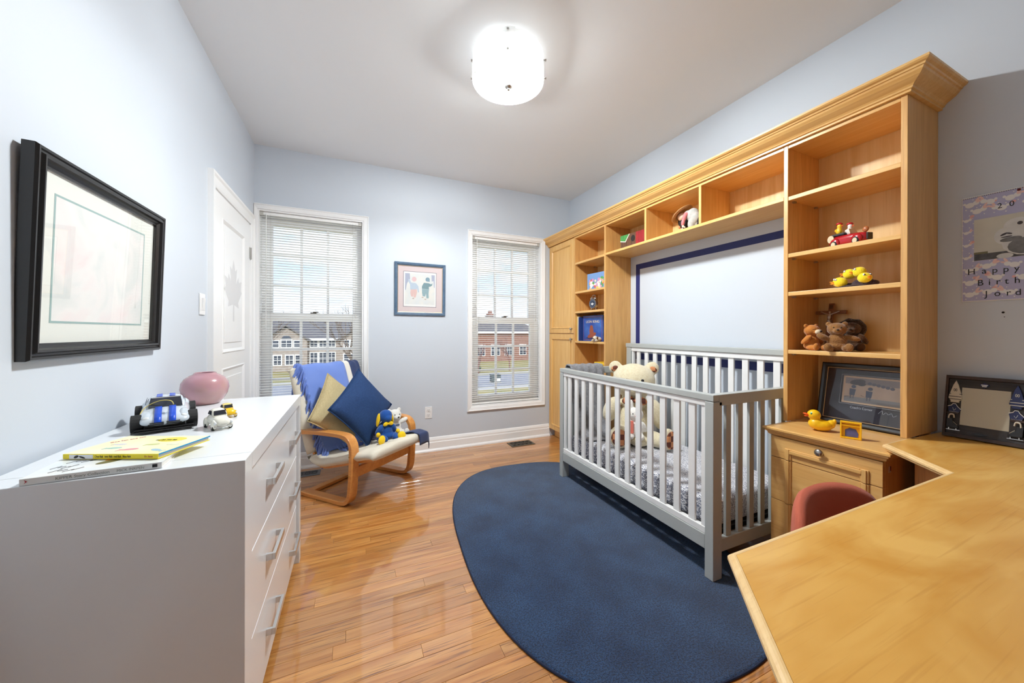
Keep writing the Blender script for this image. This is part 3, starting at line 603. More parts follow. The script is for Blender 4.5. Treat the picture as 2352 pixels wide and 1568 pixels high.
bk = b.grid(bf, nU, len(prf) - 1).build('baby_blanket', M_bk, smooth=True, solid=.012, sub=1); bk.location = (1.77, 2.48, RZ)
tag(bk, 'grey ribbed plush blanket hanging over the crib end', 'blanket')

# ================================================================== RUG
M_rug = mat('navy_rug', srgb(30, 58, 98), .95, spec=.1, sheen=.25, bump=(420, 1.0))
t = M_rug.node_tree; bs = t.nodes['Principled BSDF']; a_ = t.nodes.new('ShaderNodeTexCoord'); n1 = t.nodes.new('ShaderNodeTexNoise'); n1.inputs['Scale'].default_value = 5; n1.inputs['Detail'].default_value = 3
n2 = t.nodes.new('ShaderNodeTexNoise'); n2.inputs['Scale'].default_value = 170; n2.inputs['Detail'].default_value = 1
r1 = t.nodes.new('ShaderNodeValToRGB'); r1.color_ramp.elements[0].position = .35; r1.color_ramp.elements[1].position = .68; r1.color_ramp.elements[0].color = srgb(30, 60, 100); r1.color_ramp.elements[1].color = srgb(46, 82, 126)
r2 = t.nodes.new('ShaderNodeValToRGB'); r2.color_ramp.elements[0].position = .38; r2.color_ramp.elements[1].position = .62; r2.color_ramp.elements[0].color = (.45, .45, .48, 1); r2.color_ramp.elements[1].color = (1.5, 1.45, 1.4, 1)
mm = t.nodes.new('ShaderNodeMixRGB'); mm.blend_type = 'MULTIPLY'; mm.inputs[0].default_value = 1
for n_ in (n1, n2): t.links.new(a_.outputs['Object'], n_.inputs['Vector'])
t.links.new(n1.outputs['Fac'], r1.inputs['Fac']); t.links.new(n2.outputs['Fac'], r2.inputs['Fac']); t.links.new(r1.outputs[0], mm.inputs[1]); t.links.new(r2.outputs[0], mm.inputs[2]); t.links.new(mm.outputs[0], bs.inputs['Base Color'])
def rugp(a, b_, n=2.66, k=120):
    o = []
    for i in range(k):
        t_ = 2 * PI * i / k; c, s = math.cos(t_), math.sin(t_)
        x = a * math.copysign(abs(c) ** (2 / n), c); y_ = b_ * math.copysign(abs(s) ** (2 / n), s); o.append((x, y_))
    return o
rug = empty('oval_rug', (1.234, 1.836, 0), -.095); tag(rug, 'oval navy blue pile rug under the crib', 'rug')
ra, rb = .696, 1.039
b = MB(); ps = rugp(1, 1); n_ = len(ps); ringz = [(1.0, .0005), (1.0, .008), (.993, .0115), (.985, .012)]
for s_, z in ringz: b.v += [(x * (ra - (1 - s_)), y_ * (rb - (1 - s_)), z) for x, y_ in ps]
for i in range(len(ringz) - 1):
    for k in range(n_): b.f.append((i * n_ + k, i * n_ + (k + 1) % n_, (i + 1) * n_ + (k + 1) % n_, (i + 1) * n_ + k))
b.f.append(tuple(3 * n_ + k for k in range(n_))); b.f.append(tuple(range(n_))[::-1])
b.build('pile', M_rug, rug)
MB().tube([(x * ra * 1.0, y_ * rb * 1.0, .005) for x, y_ in ps] + [(ps[0][0] * ra, ps[0][1] * rb, .005)], .0045, 6, caps=False).build('edge_binding', mat('rug_binding', srgb(24, 34, 62), .9), rug)
#PART2
# ================================================================== DRESSER
dx0, dx1, dy0, dy1, dz = XL + .022, -.255, 1.109, 2.150, .858
dr_ = tag(empty('dresser', ((dx0 + dx1) / 2, (dy0 + dy1) / 2, 0)), 'white three-drawer dresser with square bar handles along the left wall', 'dresser')
ox_, oy_ = (dx0 + dx1) / 2, (dy0 + dy1) / 2
def DR(b, nm, m=M_dresser, par=None, **k):
    b.v = [(x - ox_, y_ - oy_, z) for x, y_, z in b.v]; return b.build(nm, m, par or dr_, **k)
tp = .070
DR(MB().box(dx0, dx1, dy0, dy0 + tp - .0006, 0, dz), 'end_panel', bevel=.0015)
DR(MB().box(dx0, dx1, dy1 - .045, dy1, 0, dz), 'end_panel', bevel=.0015)
DR(MB().box(dx0, dx1, dy0 + tp + .0006, dy1 - .0456, dz - .046, dz), 'top_panel', bevel=.0015)
DR(MB().box(dx0, dx0 + .01, dy0 + tp, dy1 - .046, .05, dz - .047), 'back_panel')
DR(MB().box(dx0 + .01, dx1 - .04, dy0 + tp, dy1 - .046, .05, .07), 'bottom_panel')
zz = [.809, .556, .303, .050]
for i in range(3):
    d_ = DR(MB().box(dx1 - .030, dx1 - .013, dy0 + tp + .003, dy1 - .049, zz[i + 1] + .002, zz[i] - .002), 'drawer', bevel=.0012)
    zc = (zz[i] + zz[i + 1]) / 2
    for yc in (1.505, 1.965):
        hl = .085; b = MB(); hx = dx1 - .014
        b.box(hx + .018, hx + .028, yc - hl, yc + hl, zc - .011, zc + .011)
        b.box(hx, hx + .018, yc - hl, yc - hl + .010, zc - .011, zc + .011).box(hx, hx + .018, yc + hl - .010, yc + hl, zc - .011, zc + .011)
        DR(b, 'handle', mat('satin_nickel', srgb(214, 214, 214), .3, metal=.85), d_, bevel=.001)

# ------------------------------------------------------------------ things on the dresser
def book(name, label, cat, A, e1, w_, h_, th, z, cover, pages, spine_m, group=None):
    """A: spine start corner, e1: direction of the spine, cover extends to the left of e1"""
    M = frame((A[0], A[1], z), (e1[0], e1[1], 0), (-e1[1], e1[0], 0))
    e = tag(empty(name, M=M), label, cat, group)
    MB().box(0, w_, 0, h_, 0, .0018).build('back_cover', spine_m, e); MB().box(0, w_, .0006, h_, th - .0018, th).build('front_cover', cover, e)
    MB().box(0, w_, -.0012, .0006, 0, th).build('spine', spine_m, e, bevel=.0008)
    MB().box(.002, w_ - .002, .0008, h_ - .003, .0019, th - .0019).build('pages', pages, e)
    return e
M_pages = mat('book_pages', srgb(225, 222, 214), .8)
M_wcover = mat('white_book_cover', srgb(244, 244, 240), .25, noise=(9, srgb(226, 236, 244)))
M_wspine = mat('white_book_spine', srgb(238, 240, 238), .3)
v1 = Vector((.225, .013)).normalized()
bk1 = book('picture_book', 'white story collection picture book underneath, on the dresser corner', 'book', (-.649, 1.1125), v1, .226, .185, .0145, dz + .0005, M_wcover, M_pages, M_wspine, 'picture books on the dresser')
Msp = frame((0, -.0013, 0), (1, 0, 0), (0, 0, 1))
M_gtxt = mat('grey_ink', srgb(150, 156, 152), .5); M_ink = mat('black_ink', srgb(30, 30, 34), .5)
text('spine_lettering', 'KIPPER Story Collection', .0085, M_gtxt, bk1, T(.052, 0, .0042) @ Msp)
text('spine_lettering', 'MICK INKPEN', .0085, M_gtxt, bk1, T(.148, 0, .0042) @ Msp, sx=.9)
flat('spine_mark', [rect(.209, .218, .004, .0115)], M_ink, bk1, 0, .0003, Msp); flat('spine_mark', [[(.007, .004), (.012, .008), (.007, .012), (.009, .008)]], mat('red_ink', srgb(190, 60, 70), .5), bk1, 0, .0003, Msp)
for (tx, ty, s) in ((.03, .022, 1), (.02, .05, .8), (.03, .085, 1.1), (.045, .115, .9), (.055, .13, 1)):
    b = MB()
    for k in range(4): b.tube([(tx + k * .012 * s, ty + .006 * math.sin(k * 2.1), .0149), (tx + .014 * s + k * .012 * s, ty + .012 + .006 * math.cos(k * 1.7), .0149)], .0006, 5)
    b.build('cover_scribble', M_ink, bk1)
flat('cover_print', [ellp(.112, .060, .022, .012, .5)], mat('olive_print', srgb(112, 106, 60), .5), bk1, .0145, .0003)
flat('cover_print', [rect(.10, .15, .072, .098), ellp(.175, .072, .013, .010, .2)], mat('orange_print', srgb(238, 158, 48), .5), bk1, .0145, .0003)
M_ycover = mat('yellow_book_cover', srgb(250, 247, 210), .2, noise=(7, srgb(250, 244, 176)))
M_yspine = mat('yellow_book_spine', srgb(246, 224, 20), .3)
A = Vector((-.651, 1.241)); v2 = (Vector((-.440, 1.151)) - A).normalized()
bk2 = book('picture_book', 'yellow fish picture book lying on top of the white one', 'book', A, v2, .2295, .152, .0125, dz + .0160, M_ycover, mat('grey_pages', srgb(206, 206, 206), .8), M_yspine, 'picture books on the dresser')
MB().box(.2296, .2303, .001, .152, .0095, .0128).build('cover_edge', mat('blue_cover_edge', srgb(30, 146, 200), .4), bk2)
text('spine_lettering', 'One fish  two fish  red fish  blue fish', .0076, M_ink, bk2, T(.077, 0, .0042) @ Msp, sx=.78)
text('spine_lettering', 'Dr. Seuss', .0065, mat('red_ink', srgb(190, 60, 70), .5), bk2, T(.197, 0, .0045) @ Msp, sx=.8)
flat('spine_patch', [rect(.016, .073, .0012, .0112)], M_white, bk2, 0, .0003, Msp)
flat('spine_mark', [ellp(.033, .0062, .006, .003, .4), ellp(.047, .005, .008, .002, -.3)], M_ink, bk2, .0002, .0003, Msp)
def fish(cx, cy, s, a):
    f = [(math.cos(t) * s, math.sin(t) * s * .42) for t in [2 * PI * k / 14 for k in range(14)]]
    tl = [(-s * .8, 0), (-s * 1.55, s * .45), (-s * 1.35, 0), (-s * 1.55, -s * .45)]
    rot = lambda p: (cx + p[0] * math.cos(a) - p[1] * math.sin(a), cy + p[0] * math.sin(a) + p[1] * math.cos(a))
    return [[rot(p) for p in f], [rot(p) for p in tl]]
for (cx, cy, s, a, c) in ((.075, .045, .015, .2, (150, 200, 190)), (.125, .035, .017, .3, (232, 140, 150)), (.195, .03, .016, 2.8, (160, 200, 225)), (.06, .075, .013, .1, (214, 210, 225)), (.145, .075, .013, .3, (200, 205, 120)), (.20, .075, .011, 0, (222, 225, 200))):
    flat('fish_print', fish(cx, cy, s, a), mat('fish_%d%d' % (c[0], c[1]), srgb(*c), .3), bk2, .0125, .0003)
flat('title_patch', [ellp(.155, .118, .035, .020, .05)], mat('deep_yellow', srgb(240, 222, 40), .3), bk2, .0125, .0003)
text('cover_lettering', 'One fish two fish', .011, mat('salmon_ink', srgb(214, 120, 130), .4), bk2, T(.02, .085, .0128) @ rotm('Z', .95), sx=.9)
text('cover_lettering', 'red fish blue fish', .010, M_ink, bk2, T(.118, .108, .0131) @ rotm('Z', .05), sx=.8)

def wheel(b, x, y_, z, r, w_, M=None): b.tube([(x - w_ / 2, y_, z), (x - w_ / 2 + .001, y_, z), (x + w_ / 2 - .001, y_, z), (x + w_ / 2, y_, z)], [r * .86, r, r, r * .86], 18, M=M)
def loft(sections, n=24, M=None, ex=2.6):
    """sections: (y, half width, z bottom, z top, waist) closed super-ellipse rings along y"""
    b = MB()
    for (y_, hw, z0, z1) in sections:
        for k in range(n):
            t_ = 2 * PI * k / n; c, s = math.cos(t_), math.sin(t_)
            b.v.append((hw * math.copysign(abs(c) ** (2 / ex), c), y_, (z0 + z1) / 2 + (z1 - z0) / 2 * math.copysign(abs(s) ** (2 / ex), s)))
    for i in range(len(sections) - 1):
        for k in range(n): b.f.append((i * n + k, i * n + (k + 1) % n, (i + 1) * n + (k + 1) % n, (i + 1) * n + k))
    b.f += [tuple(range(n))[::-1], tuple((len(sections) - 1) * n + k for k in range(n))]
    if M is not None: b.v = [tuple(M @ Vector(p)) for p in b.v]
    return b
M_rubber = mat('black_rubber', srgb(24, 24, 26), .65); M_tint = mat('tinted_window', srgb(28, 34, 46), .12, spec=.8)
M_silver = mat('silver_shell', srgb(212, 222, 232), .22, metal=.15, coat=.5); M_blue = mat('racing_blue', srgb(20, 76, 200), .3)
M_clear = mat('headlamp_clear', srgb(225, 228, 230), .15)
# silver racing car (nose towards -y in its own frame)
rc = tag(empty('toy_race_car', (-.612, 1.655, dz), .34), 'silver toy race car with blue stripes and fat black tyres', 'toy car')
MB().box(-.070, .070, -.145, -.118, .012, .016).box(-.050, .050, -.125, .125, .012, .022).build('chassis', M_black, rc, bevel=.002)
body = loft([(-.138, .040, .026, .036), (-.132, .056, .022, .046), (-.112, .062, .020, .054), (-.085, .060, .020, .062), (-.050, .060, .020, .069), (-.02, .062, .020, .072), (.03, .064, .020, .074), (.08, .062, .020, .074), (.115, .060, .022, .070), (.135, .050, .026, .060)], 24).build('body_shell', M_silver, rc, smooth=True)
loft([(-.046, .048, .060, .066), (-.012, .050, .060, .090), (.020, .047, .060, .101), (.055, .045, .060, .100), (.085, .040, .060, .088), (.110, .032, .060, .074)], 20, ex=3).build('cabin', M_silver, rc, smooth=True)
b = MB(); b.add([(-.043, -.047, .069), (.043, -.047, .069), (.038, -.006, .0975), (-.038, -.006, .0975)], [(0, 1, 2, 3)]); b.build('windshield', M_tint, rc, solid=.0015)
for s in (-1, 1):
    MB().add([(s * .0508, -.012, .076), (s * .0505, .045, .076), (s * .0475, .040, .094), (s * .0485, .000, .092)], [(0, 1, 2, 3)]).build('side_window', M_tint, rc, solid=.0012)
    def strp(u, v, s=s):
        P = [(-.1405, .030), (-.1385, .039), (-.1325, .0475), (-.112, .0560), (-.085, .0640), (-.050, .0708)]; k = min(int(u * 5), 4); f = u * 5 - k
        return (s * (.0085 + v * .0175), P[k][0] + (P[k + 1][0] - P[k][0]) * f, P[k][1] + (P[k + 1][1] - P[k][1]) * f + .0012)
    MB().ell((s * .045, -.084, .0475), (.018, .042, .0145), (.14, 0, 0), 14, 9).ell((s * .046, .088, .056), (.018, .042, .020), (0, 0, 0), 14, 9).build('fender', M_silver, rc, smooth=True)
    MB().grid(strp, 20, 2).build('hood_stripe', M_blue, rc, smooth=True, solid=.0015)
    MB().add([(s * .009, -.001, .0995), (s * .024, -.001, .0985), (s * .024, .055, .1008), (s * .009, .055, .1018)], [(0, 1, 2, 3)]).build('roof_stripe', M_blue, rc, solid=.0012)
    for (yy, r_, x_) in ((-.092, .0285, .066), (.092, .030, .066)):
        b = MB(); wheel(b, s * x_, yy, r_, r_, .030); w_ = b.build('wheel', M_rubber, rc)
        MB().tube([(s * x_ + s * .0145, yy, r_), (s * x_ + s * .0158, yy, r_)], r_ * .55, 12).build('hubcap', M_chrome, w_)
    MB().ell((s * .046, -.119, .0465), (.009, .008, .0045), (.45, 0, s * .5), 10, 7).build('headlamp', M_clear, rc, smooth=True)
b = MB().prism([(0, .010), (.003, .003), (.010, 0), (.003, -.003), (0, -.010), (-.003, -.003), (-.010, 0), (-.003, .003)], 0, .0012, frame((0, -.105, .0605), (1, 0, 0), (0, 1, .28))); b.build('star_badge', M_silver, rc)
MB().box(-.040, -.003, -.1412, -.130, .0255, .0290).box(.003, .040, -.1412, -.130, .0255, .0290).box(-.036, -.003, -.1412, -.130, .0315, .0345).box(.003, .036, -.1412, -.130, .0315, .0345).build('grille', M_black, rc)
MB().prism([(-.078, -.150), (.078, -.150), (.070, -.115), (-.070, -.115)], .008, .0115).build('front_splitter', M_black, rc, bevel=.001)
MB().box(-.037, .037, -.0095, -.0075, .0925, .0985).build('sun_strip', M_white, rc)
MB().tube(smoothpath([(-.062, -.075, .03), (-.060, -.05, .055), (-.045, -.035, .075), (-.015, -.04, .090), (.012, -.046, .088), (.020, -.05, .074)], 5), .0014, 6).build('antenna_wire', mat('yellow_wire', srgb(222, 200, 110), .5), rc, smooth=True)
0 and MB().box(-.055, .055, .120, .138, .088, .091).box(-.035, -.031, .115, .13, .06, .088).box(.031, .035, .115, .13, .06, .088).build('rear_wing', M_silver, rc, bevel=.001)

def beetle(label, loc, rz, m, k=1.0, lid=None):
    e = tag(empty('toy_beetle_car', loc, rz), label, 'toy car', 'toy cars on the dresser')
    S = Matrix.Diagonal((k, k, k, 1))
    def q(b, nm, mm, par=None, **kk): b.v = [tuple(S @ Vector(p)) for p in b.v]; return b.build(nm, mm, par or e, **kk)
    q(loft([(-.054, .012, .016, .026), (-.050, .018, .013, .034), (-.036, .0205, .010, .040), (-.018, .023, .010, .043), (.01, .0235, .010, .044), (.03, .022, .010, .043), (.046, .018, .012, .034), (.054, .010, .016, .022)], 18, ex=2.4), 'body', m, smooth=True)
    q(loft([(-.022, .0185, .036, .042), (-.014, .019, .036, .056), (0, .019, .036, .0635), (.014, .0185, .036, .063), (.028, .017, .036, .054), (.042, .013, .034, .040)], 18, ex=2.6), 'roof', lid or m, smooth=True)
    q(MB().add([(-.0165, -.0215, .0445), (.0165, -.0215, .0445), (.0145, -.0128, .0575), (-.0145, -.0128, .0575)], [(0, 1, 2, 3)]), 'windshield', M_tint, solid=.001)
    for s in (-1, 1):
        q(MB().add([(s * .0198, -.010, .0455), (s * .0198, .004, .0455), (s * .0182, .004, .058), (s * .0182, -.006, .058)], [(0, 1, 2, 3)]), 'side_window', M_tint, solid=.001)
        q(MB().add([(s * .0198, .008, .0455), (s * .0192, .024, .0455), (s * .0175, .018, .056), (s * .0182, .008, .058)], [(0, 1, 2, 3)]), 'side_window', M_tint, solid=.001)
        for yy in (-.034, .034):
            q(MB().ell((s * .0205, yy, .017), (.0075, .0165, .0155), seg=14, rings=9), 'fender', m, smooth=True)
            b = MB(); wheel(b, s * .0225, yy, .0110, .0110, .008); w_ = q(b, 'wheel', M_rubber)
            q(MB().tube([(s * .0262, yy, .011), (s * .0272, yy, .011)], .0062, 12), 'hubcap', M_chrome, w_)
        q(MB().ell((s * .0205, -.0485, .023), (.0045, .003, .005), seg=10, rings=7), 'headlamp', M_clear, smooth=True)
    q(MB().tube(smoothpath([(-.024, -.050, .013), (-.012, -.0585, .013), (.012, -.0585, .013), (.024, -.050, .013)], 4), .0016, 6), 'bumper', M_chrome)
    return e
M_cream = mat('cream_enamel', srgb(240, 238, 226), .18, coat=.4)
beetle('cream white toy beetle car on the dresser', (-.427, 1.523, dz), .55, M_cream, 1.05)
beetle('yellow toy beetle car parked behind the white one', (-.450, 1.705, dz), .55, mat('yellow_enamel', srgb(244, 194, 20), .2, coat=.4), .82, mat('pale_yellow_enamel', srgb(240, 214, 130), .2, coat=.4))
# vase
M_vase = mat('pink_lustre_glaze', srgb(186, 138, 150), .2, noise=(11, srgb(186, 146, 142)), coat=.6)
vs_ = tag(empty('round_vase', (-.622, 2.050, dz)), 'squat pink lustre ceramic vase on the dresser', 'vase')
vp = [(.0, .0005), (.050, .0005), (.054, .004), (.068, .020), (.082, .046), (.0875, .072), (.084, .098), (.072, .118), (.054, .131), (.042, .136), (.040, .142), (.037, .1425), (.036, .137), (.050, .126), (.068, .110), (.078, .08), (.06, .03), (.0, .012)]
MB().lathe(vp, seg=40).build('vase_body', M_vase, vs_, smooth=True)

# ================================================================== PICTURES
def picture_frame(e, w_, h_, prof, m, nm='frame'):
    return MB().sweep([(-w_ / 2, -h_ / 2), (-w_ / 2, h_ / 2), (w_ / 2, h_ / 2), (w_ / 2, -h_ / 2)], prof, closed=True).build(nm, m, e)
M_pglass = glass('picture_glass', (1, 1, 1, 1), .7, 1.5)
# large black frame on the left wall, top tilted slightly forward
lp = empty('framed_art', M=frame((XL + .003, 1.612, 1.386), (0, 1, 0), (.030, .0, 1)))
tag(lp, 'large black framed pale abstract art on the left wall', 'picture')
pw, ph = .655, .548
picture_frame(lp, pw, ph, [(0, 0), (0, .024), (.004, .030), (.010, .029), (.013, .025), (.018, .025), (.022, .032), (.028, .031), (.032, .023), (.036, .020), (.040, .0165), (.044, .016), (.044, .0)], M_blackwood)
M_mat = mat('cream_mat_board', srgb(233, 234, 226), .85)
MB().box(-pw / 2 + .03, pw / 2 - .03, -ph / 2 + .03, ph / 2 - .03, .002, .008).build('mat_board', M_mat, lp)
iw, ih = .452, .352
MB().sweep([(-iw / 2 - .004, -ih / 2), (-iw / 2 - .004, ih / 2), (iw / 2 - .004, ih / 2), (iw / 2 - .004, -ih / 2)], [(0, .008), (0, .0086), (.006, .0086), (.006, .008)], closed=True).build('mat_bevel', mat('sage_mat', srgb(150, 178, 174), .8), lp)
M_abs = D.materials.new('abstract_wash'); M_abs.use_nodes = True; t = M_abs.node_tree; bs = t.nodes['Principled BSDF']; bs.inputs['Roughness'].default_value = .8
tcn = t.nodes.new('ShaderNodeTexCoord'); n1 = t.nodes.new('ShaderNodeTexNoise'); n1.inputs['Scale'].default_value = 5.5; n1.inputs['Detail'].default_value = 6; n1.inputs['Distortion'].default_value = 1.2
r1 = t.nodes.new('ShaderNodeValToRGB'); els = r1.color_ramp.elements; els[0].position = .36; els[0].color = srgb(226, 228, 224); els[1].position = .5; els[1].color = srgb(240, 236, 232)
e3 = els.new(.62); e3.color = srgb(240, 229, 226); e4 = els.new(.72); e4.color = srgb(238, 212, 212); e5 = els.new(.80); e5.color = srgb(244, 238, 200)
t.links.new(tcn.outputs['Object'], n1.inputs['Vector']); t.links.new(n1.outputs['Fac'], r1.inputs['Fac']); t.links.new(r1.outputs[0], bs.inputs['Base Color'])
MB().box(-iw / 2, iw / 2 - .008, -ih / 2 + .004, ih / 2 - .004, .008, .0084).build('painting', M_abs, lp)
MB().box(-pw / 2 + .04, pw / 2 - .04, -ph / 2 + .04, ph / 2 - .04, .0145, .0152).build('glazing', M_pglass, lp)

# small framed print on the window wall
sp = empty('framed_print', M=frame((.5945, YB - .002, 1.602), (1, .0, -.002), (.002, -.012, 1)))
tag(sp, 'blue framed print of two toddlers skating, pink mat, between the windows', 'picture')
sw_, sh_ = .490, .512
M_slate = mat('slate_blue_frame', srgb(84, 108, 134), .35, noise=(30, srgb(96, 122, 148)))
picture_frame(sp, sw_, sh_, [(0, 0), (0, .016), (.006, .020), (.010, .018), (.013, .022), (.020, .021), (.024, .014), (.030, .011), (.030, 0)], M_slate)
MB().sweep([(-sw_ / 2 + .029, -sh_ / 2 + .029), (-sw_ / 2 + .029, sh_ / 2 - .029), (sw_ / 2 - .029, sh_ / 2 - .029), (sw_ / 2 - .029, -sh_ / 2 + .029)], [(0, 0), (0, .0105), (.005, .009), (.005, 0)], closed=True).build('gilt_lip', mat('gilt', srgb(196, 168, 124), .4, metal=.4), sp)
MB().box(-sw_ / 2 + .025, sw_ / 2 - .025, -sh_ / 2 + .025, sh_ / 2 - .025, .001, .005).build('mat_board', mat('pink_mat', srgb(222, 206, 206), .85), sp)
MB().box(-.164, .155, -.172, .172, .005, .0054).build('mat_line', mat('mauve_grey', srgb(116, 108, 118), .8), sp)
MB().box(-.160, .151, -.168, .168, .0054, .0058).build('print_paper', mat('print_paper', srgb(240, 240, 238), .8), sp)
MB().box(-.147, .138, -.148, .152, .0058, .0061).build('print_ground', mat('ice_print', srgb(222, 226, 226), .8, noise=(14, srgb(234, 231, 224))), sp)
def fl(polys, c, par, z, nm='print_shape'): return flat(nm, polys, mat('print_%d_%d_%d' % c, srgb(*c), .8), par, z, .0003)
# adults' coats at the edges, then two small skaters seen from behind
fl([[(-.147, .152), (-.104, .152), (-.100, .10), (-.112, .086), (-.130, .05), (-.140, -.01), (-.147, -.01)], [(.105, .148), (.138, .148), (.138, .02), (.130, .03), (.126, .09), (.108, .085)]], (176, 182, 200), sp, .0061)
fl([ellp(-.062, .098, .022, .024)], (226, 194, 196), sp, .0064); fl([[(-.118, .098), (-.104, .092), (-.090, .064), (-.045, .060), (-.022, .030), (-.014, -.03), (-.024, -.028), (-.034, .01), (-.040, .0), (-.098, -.006), (-.100, .045), (-.116, .07)]], (190, 204, 218), sp, .0064)
fl([[(-.094, -.004), (-.036, .0), (-.034, -.03), (-.048, -.082), (-.066, -.080), (-.066, -.03), (-.070, -.074), (-.088, -.072), (-.098, -.04)]], (224, 192, 186), sp, .0067)
fl([ellp(-.070, -.090, .010, .006), ellp(.046, -.094, .010, .005), ellp(.020, -.076, .011, .005)], (196, 180, 168), sp, .0064)
fl([ellp(.068, .102, .021, .021), [(.046, .092), (.090, .088), (.088, .080), (.052, .086)]], (136, 162, 176), sp, .0064)
fl([[(.032, .068), (.078, .066), (.104, .056), (.116, .070), (.112, .046), (.096, .034), (.080, .030), (.082, .005), (.012, .010), (.014, .035)]], (128, 156, 162), sp, .0064)
fl([[(.014, .008), (.082, .004), (.078, -.04), (.080, -.082), (.058, -.084), (.052, -.036), (.044, -.066), (.020, -.064), (.014, -.03)]], (152, 178, 184), sp, .0067)
MB().box(-sw_ / 2 + .027, sw_ / 2 - .027, -sh_ / 2 + .027, sh_ / 2 - .027, .009, .0095).build('glazing', M_pglass, sp)

# calendar on the right wall
ca = empty('wall_calendar', M=frame((XR - .001, .591, 1.318), (0, -1, 0), (0, 0, 1)))
tag(ca, 'lilac bunny-pattern birthday calendar hanging on the right wall', 'calendar')
MB().box(0, .280, 0, .432, 0, .004).build('backing', M_white, ca, bevel=.0008)
M_lil = mat('lilac_print', srgb(186, 182, 214), .45, noise=(4, srgb(178, 184, 218)))
MB().box(.002, .278, .003, .428, .004, .0046).build('printed_sheet', M_lil, ca)
b = MB()
for k in range(52): b.box(.003 + k * .0053, .0062 + k * .0053, .4255, .4285, .0042, .0050)
b.build('perforation', mat('grey_ink2', srgb(110, 112, 120), .6), ca)
bun = []; ears = []; dots = []
bases = [(.013, .412, 1), (.072, .402, -1), (.120, .412, 1), (.175, .404, -1), (.235, .408, 1), (.040, .368, 1), (.100, .365, -1), (.165, .366, 1), (.225, .362, -1), (.010, .335, 1), (.012, .285, 1), (.012, .232, 1), (.012, .180, 1), (.014, .126, 1), (.064, .140, 1), (.130, .136, -1), (.195, .140, 1), (.012, .076, 1), (.090, .092, -1), (.150, .086, 1), (.014, .028, 1), (.066, .036, 1), (.120, .030, -1), (.180, .034, 1), (.215, .085, -1), (.240, .030, 1), (.263, .30, -1), (.263, .24, -1), (.262, .19, -1)]
for (bx, by, c) in bases:
    bx = max(bx, .021) if c > 0 else min(bx, .255)
    k = .56 if .15 < by < .345 else 1; by = min(by, .398)
    if k < 1: bx = .012 if c > 0 else .265
    bun += [ellp(bx, by, .0125 * k, .0105 * k, .15 * c), ellp(bx + c * .016 * k, by + .006 * k, .0085 * k, .0085 * k), ellp(bx - c * .014 * k, by + .007 * k, .0042 * k, .0048 * k)]
    ears += [ellp(bx + c * .020 * k, by + .020 * k, .0105 * k, .0038 * k, c * 1.1), ellp(bx + c * .024 * k, by + .012 * k, .0095 * k, .0036 * k, c * .35)]
    dots += [ellp(bx - c * .010, by - .017, .0022, .0024, 0, 8), ellp(bx + c * .008, by + .021, .0018, .002, 0, 8), ellp(bx + c * .018, by - .014, .0018, .002, 0, 8)]
flat('bunny_print', bun + dots, mat('bunny_white', srgb(236, 236, 236), .5), ca, .0046, .0002)['kind'] = 'stuff'
flat('ear_print', ears, mat('ear_pink', srgb(238, 205, 200), .5), ca, .0046, .00025)['kind'] = 'stuff'
flat('heart_print', [ellp(x, y_, .006, .005, .3) for x, y_ in ((.04, .415), (.083, .398), (.128, .381), (.027, .352), (.028, .245), (.065, .110), (.034, .098), (.083, .052), (.13, .09), (.09, .155), (.165, .15))], mat('heart_peach', srgb(232, 178, 176), .5), ca, .0046, .0002)
px0, px1, py0, py1 = .032, .248, .166, .334
MB().box(px0, px1, py0, py1, .0046, .0050).build('rabbit_photo', mat('photo_cream', srgb(214, 212, 196), .35, noise=(6, srgb(196, 194, 184))), ca)
flat('photo_floor', [rect(px0 + .0005, px1 - .0005, py0 + .0005, py0 + .026)], mat('photo_dark', srgb(62, 58, 56), .4, noise=(90, srgb(90, 86, 82))), ca, .0050, .0002)
flat('photo_skirting', [rect(px0, px0 + .035, py0 + .026, py0 + .034)], mat('photo_olive', srgb(112, 104, 66), .4), ca, .0050, .0002)
flat('photo_rabbit', [ellp(.158, .222, .058, .052), ellp(.112, .252, .030, .034, -.2), ellp(.138, .284, .034, .032, -.3), ellp(.108, .174, .020, .010), ellp(.178, .176, .02, .012)], mat('rabbit_white', srgb(204, 204, 200), .4, noise=(24, srgb(222, 222, 218))), ca, .0056, .0004)
flat('photo_rabbit_shade', [ellp(.158, .206, .044, .032), ellp(.122, .236, .026, .009, .1)], mat('rabbit_grey', srgb(126, 124, 122), .4, noise=(40, srgb(96, 94, 94))), ca, .0062, .0004)
flat('photo_rabbit_face', [ellp(.1427, .2933, .0065, .0065), ellp(.106, .258, .010, .0035, .5), ellp(.118, .259, .008, .003, -.4), ellp(.112, .247, .014, .0022, .1), ellp(.176, .314, .012, .019, -.3)], mat('rabbit_dark', srgb(60, 46, 46), .4), ca, .0068, .0004)
for (ch_, x, y_) in (('2', .0892, .3636), ('0', .1173, .3637), ('1', .1475, .3621), ('H', .0149, .1115), ('a', .0515, .1112), ('p', .0768, .1103), ('p', .1033, .1098), ('y', .1290, .1093), ('B', .0403, .0638), ('i', .0681, .0635), ('r', .0865, .0635), ('t', .1076, .0635), ('h', .1291, .0637), ('J', .0600, .0171), ('o', .0823, .0174), ('r', .1108, .0170), ('d', .1312, .0170)):
    text('lettering', ch_, .029 if ch_ in '201' else .034, M_ink, ca, T(x, y_, .0056), sx=.88)
MB().lathe([(.0, .010), (.004, .009), (.005, .006), (.003, .004), (.0, .004)], (.140, .421, 0), 12).build('push_pin', mat('red_pin', srgb(96, 20, 30), .3), ca, smooth=True)
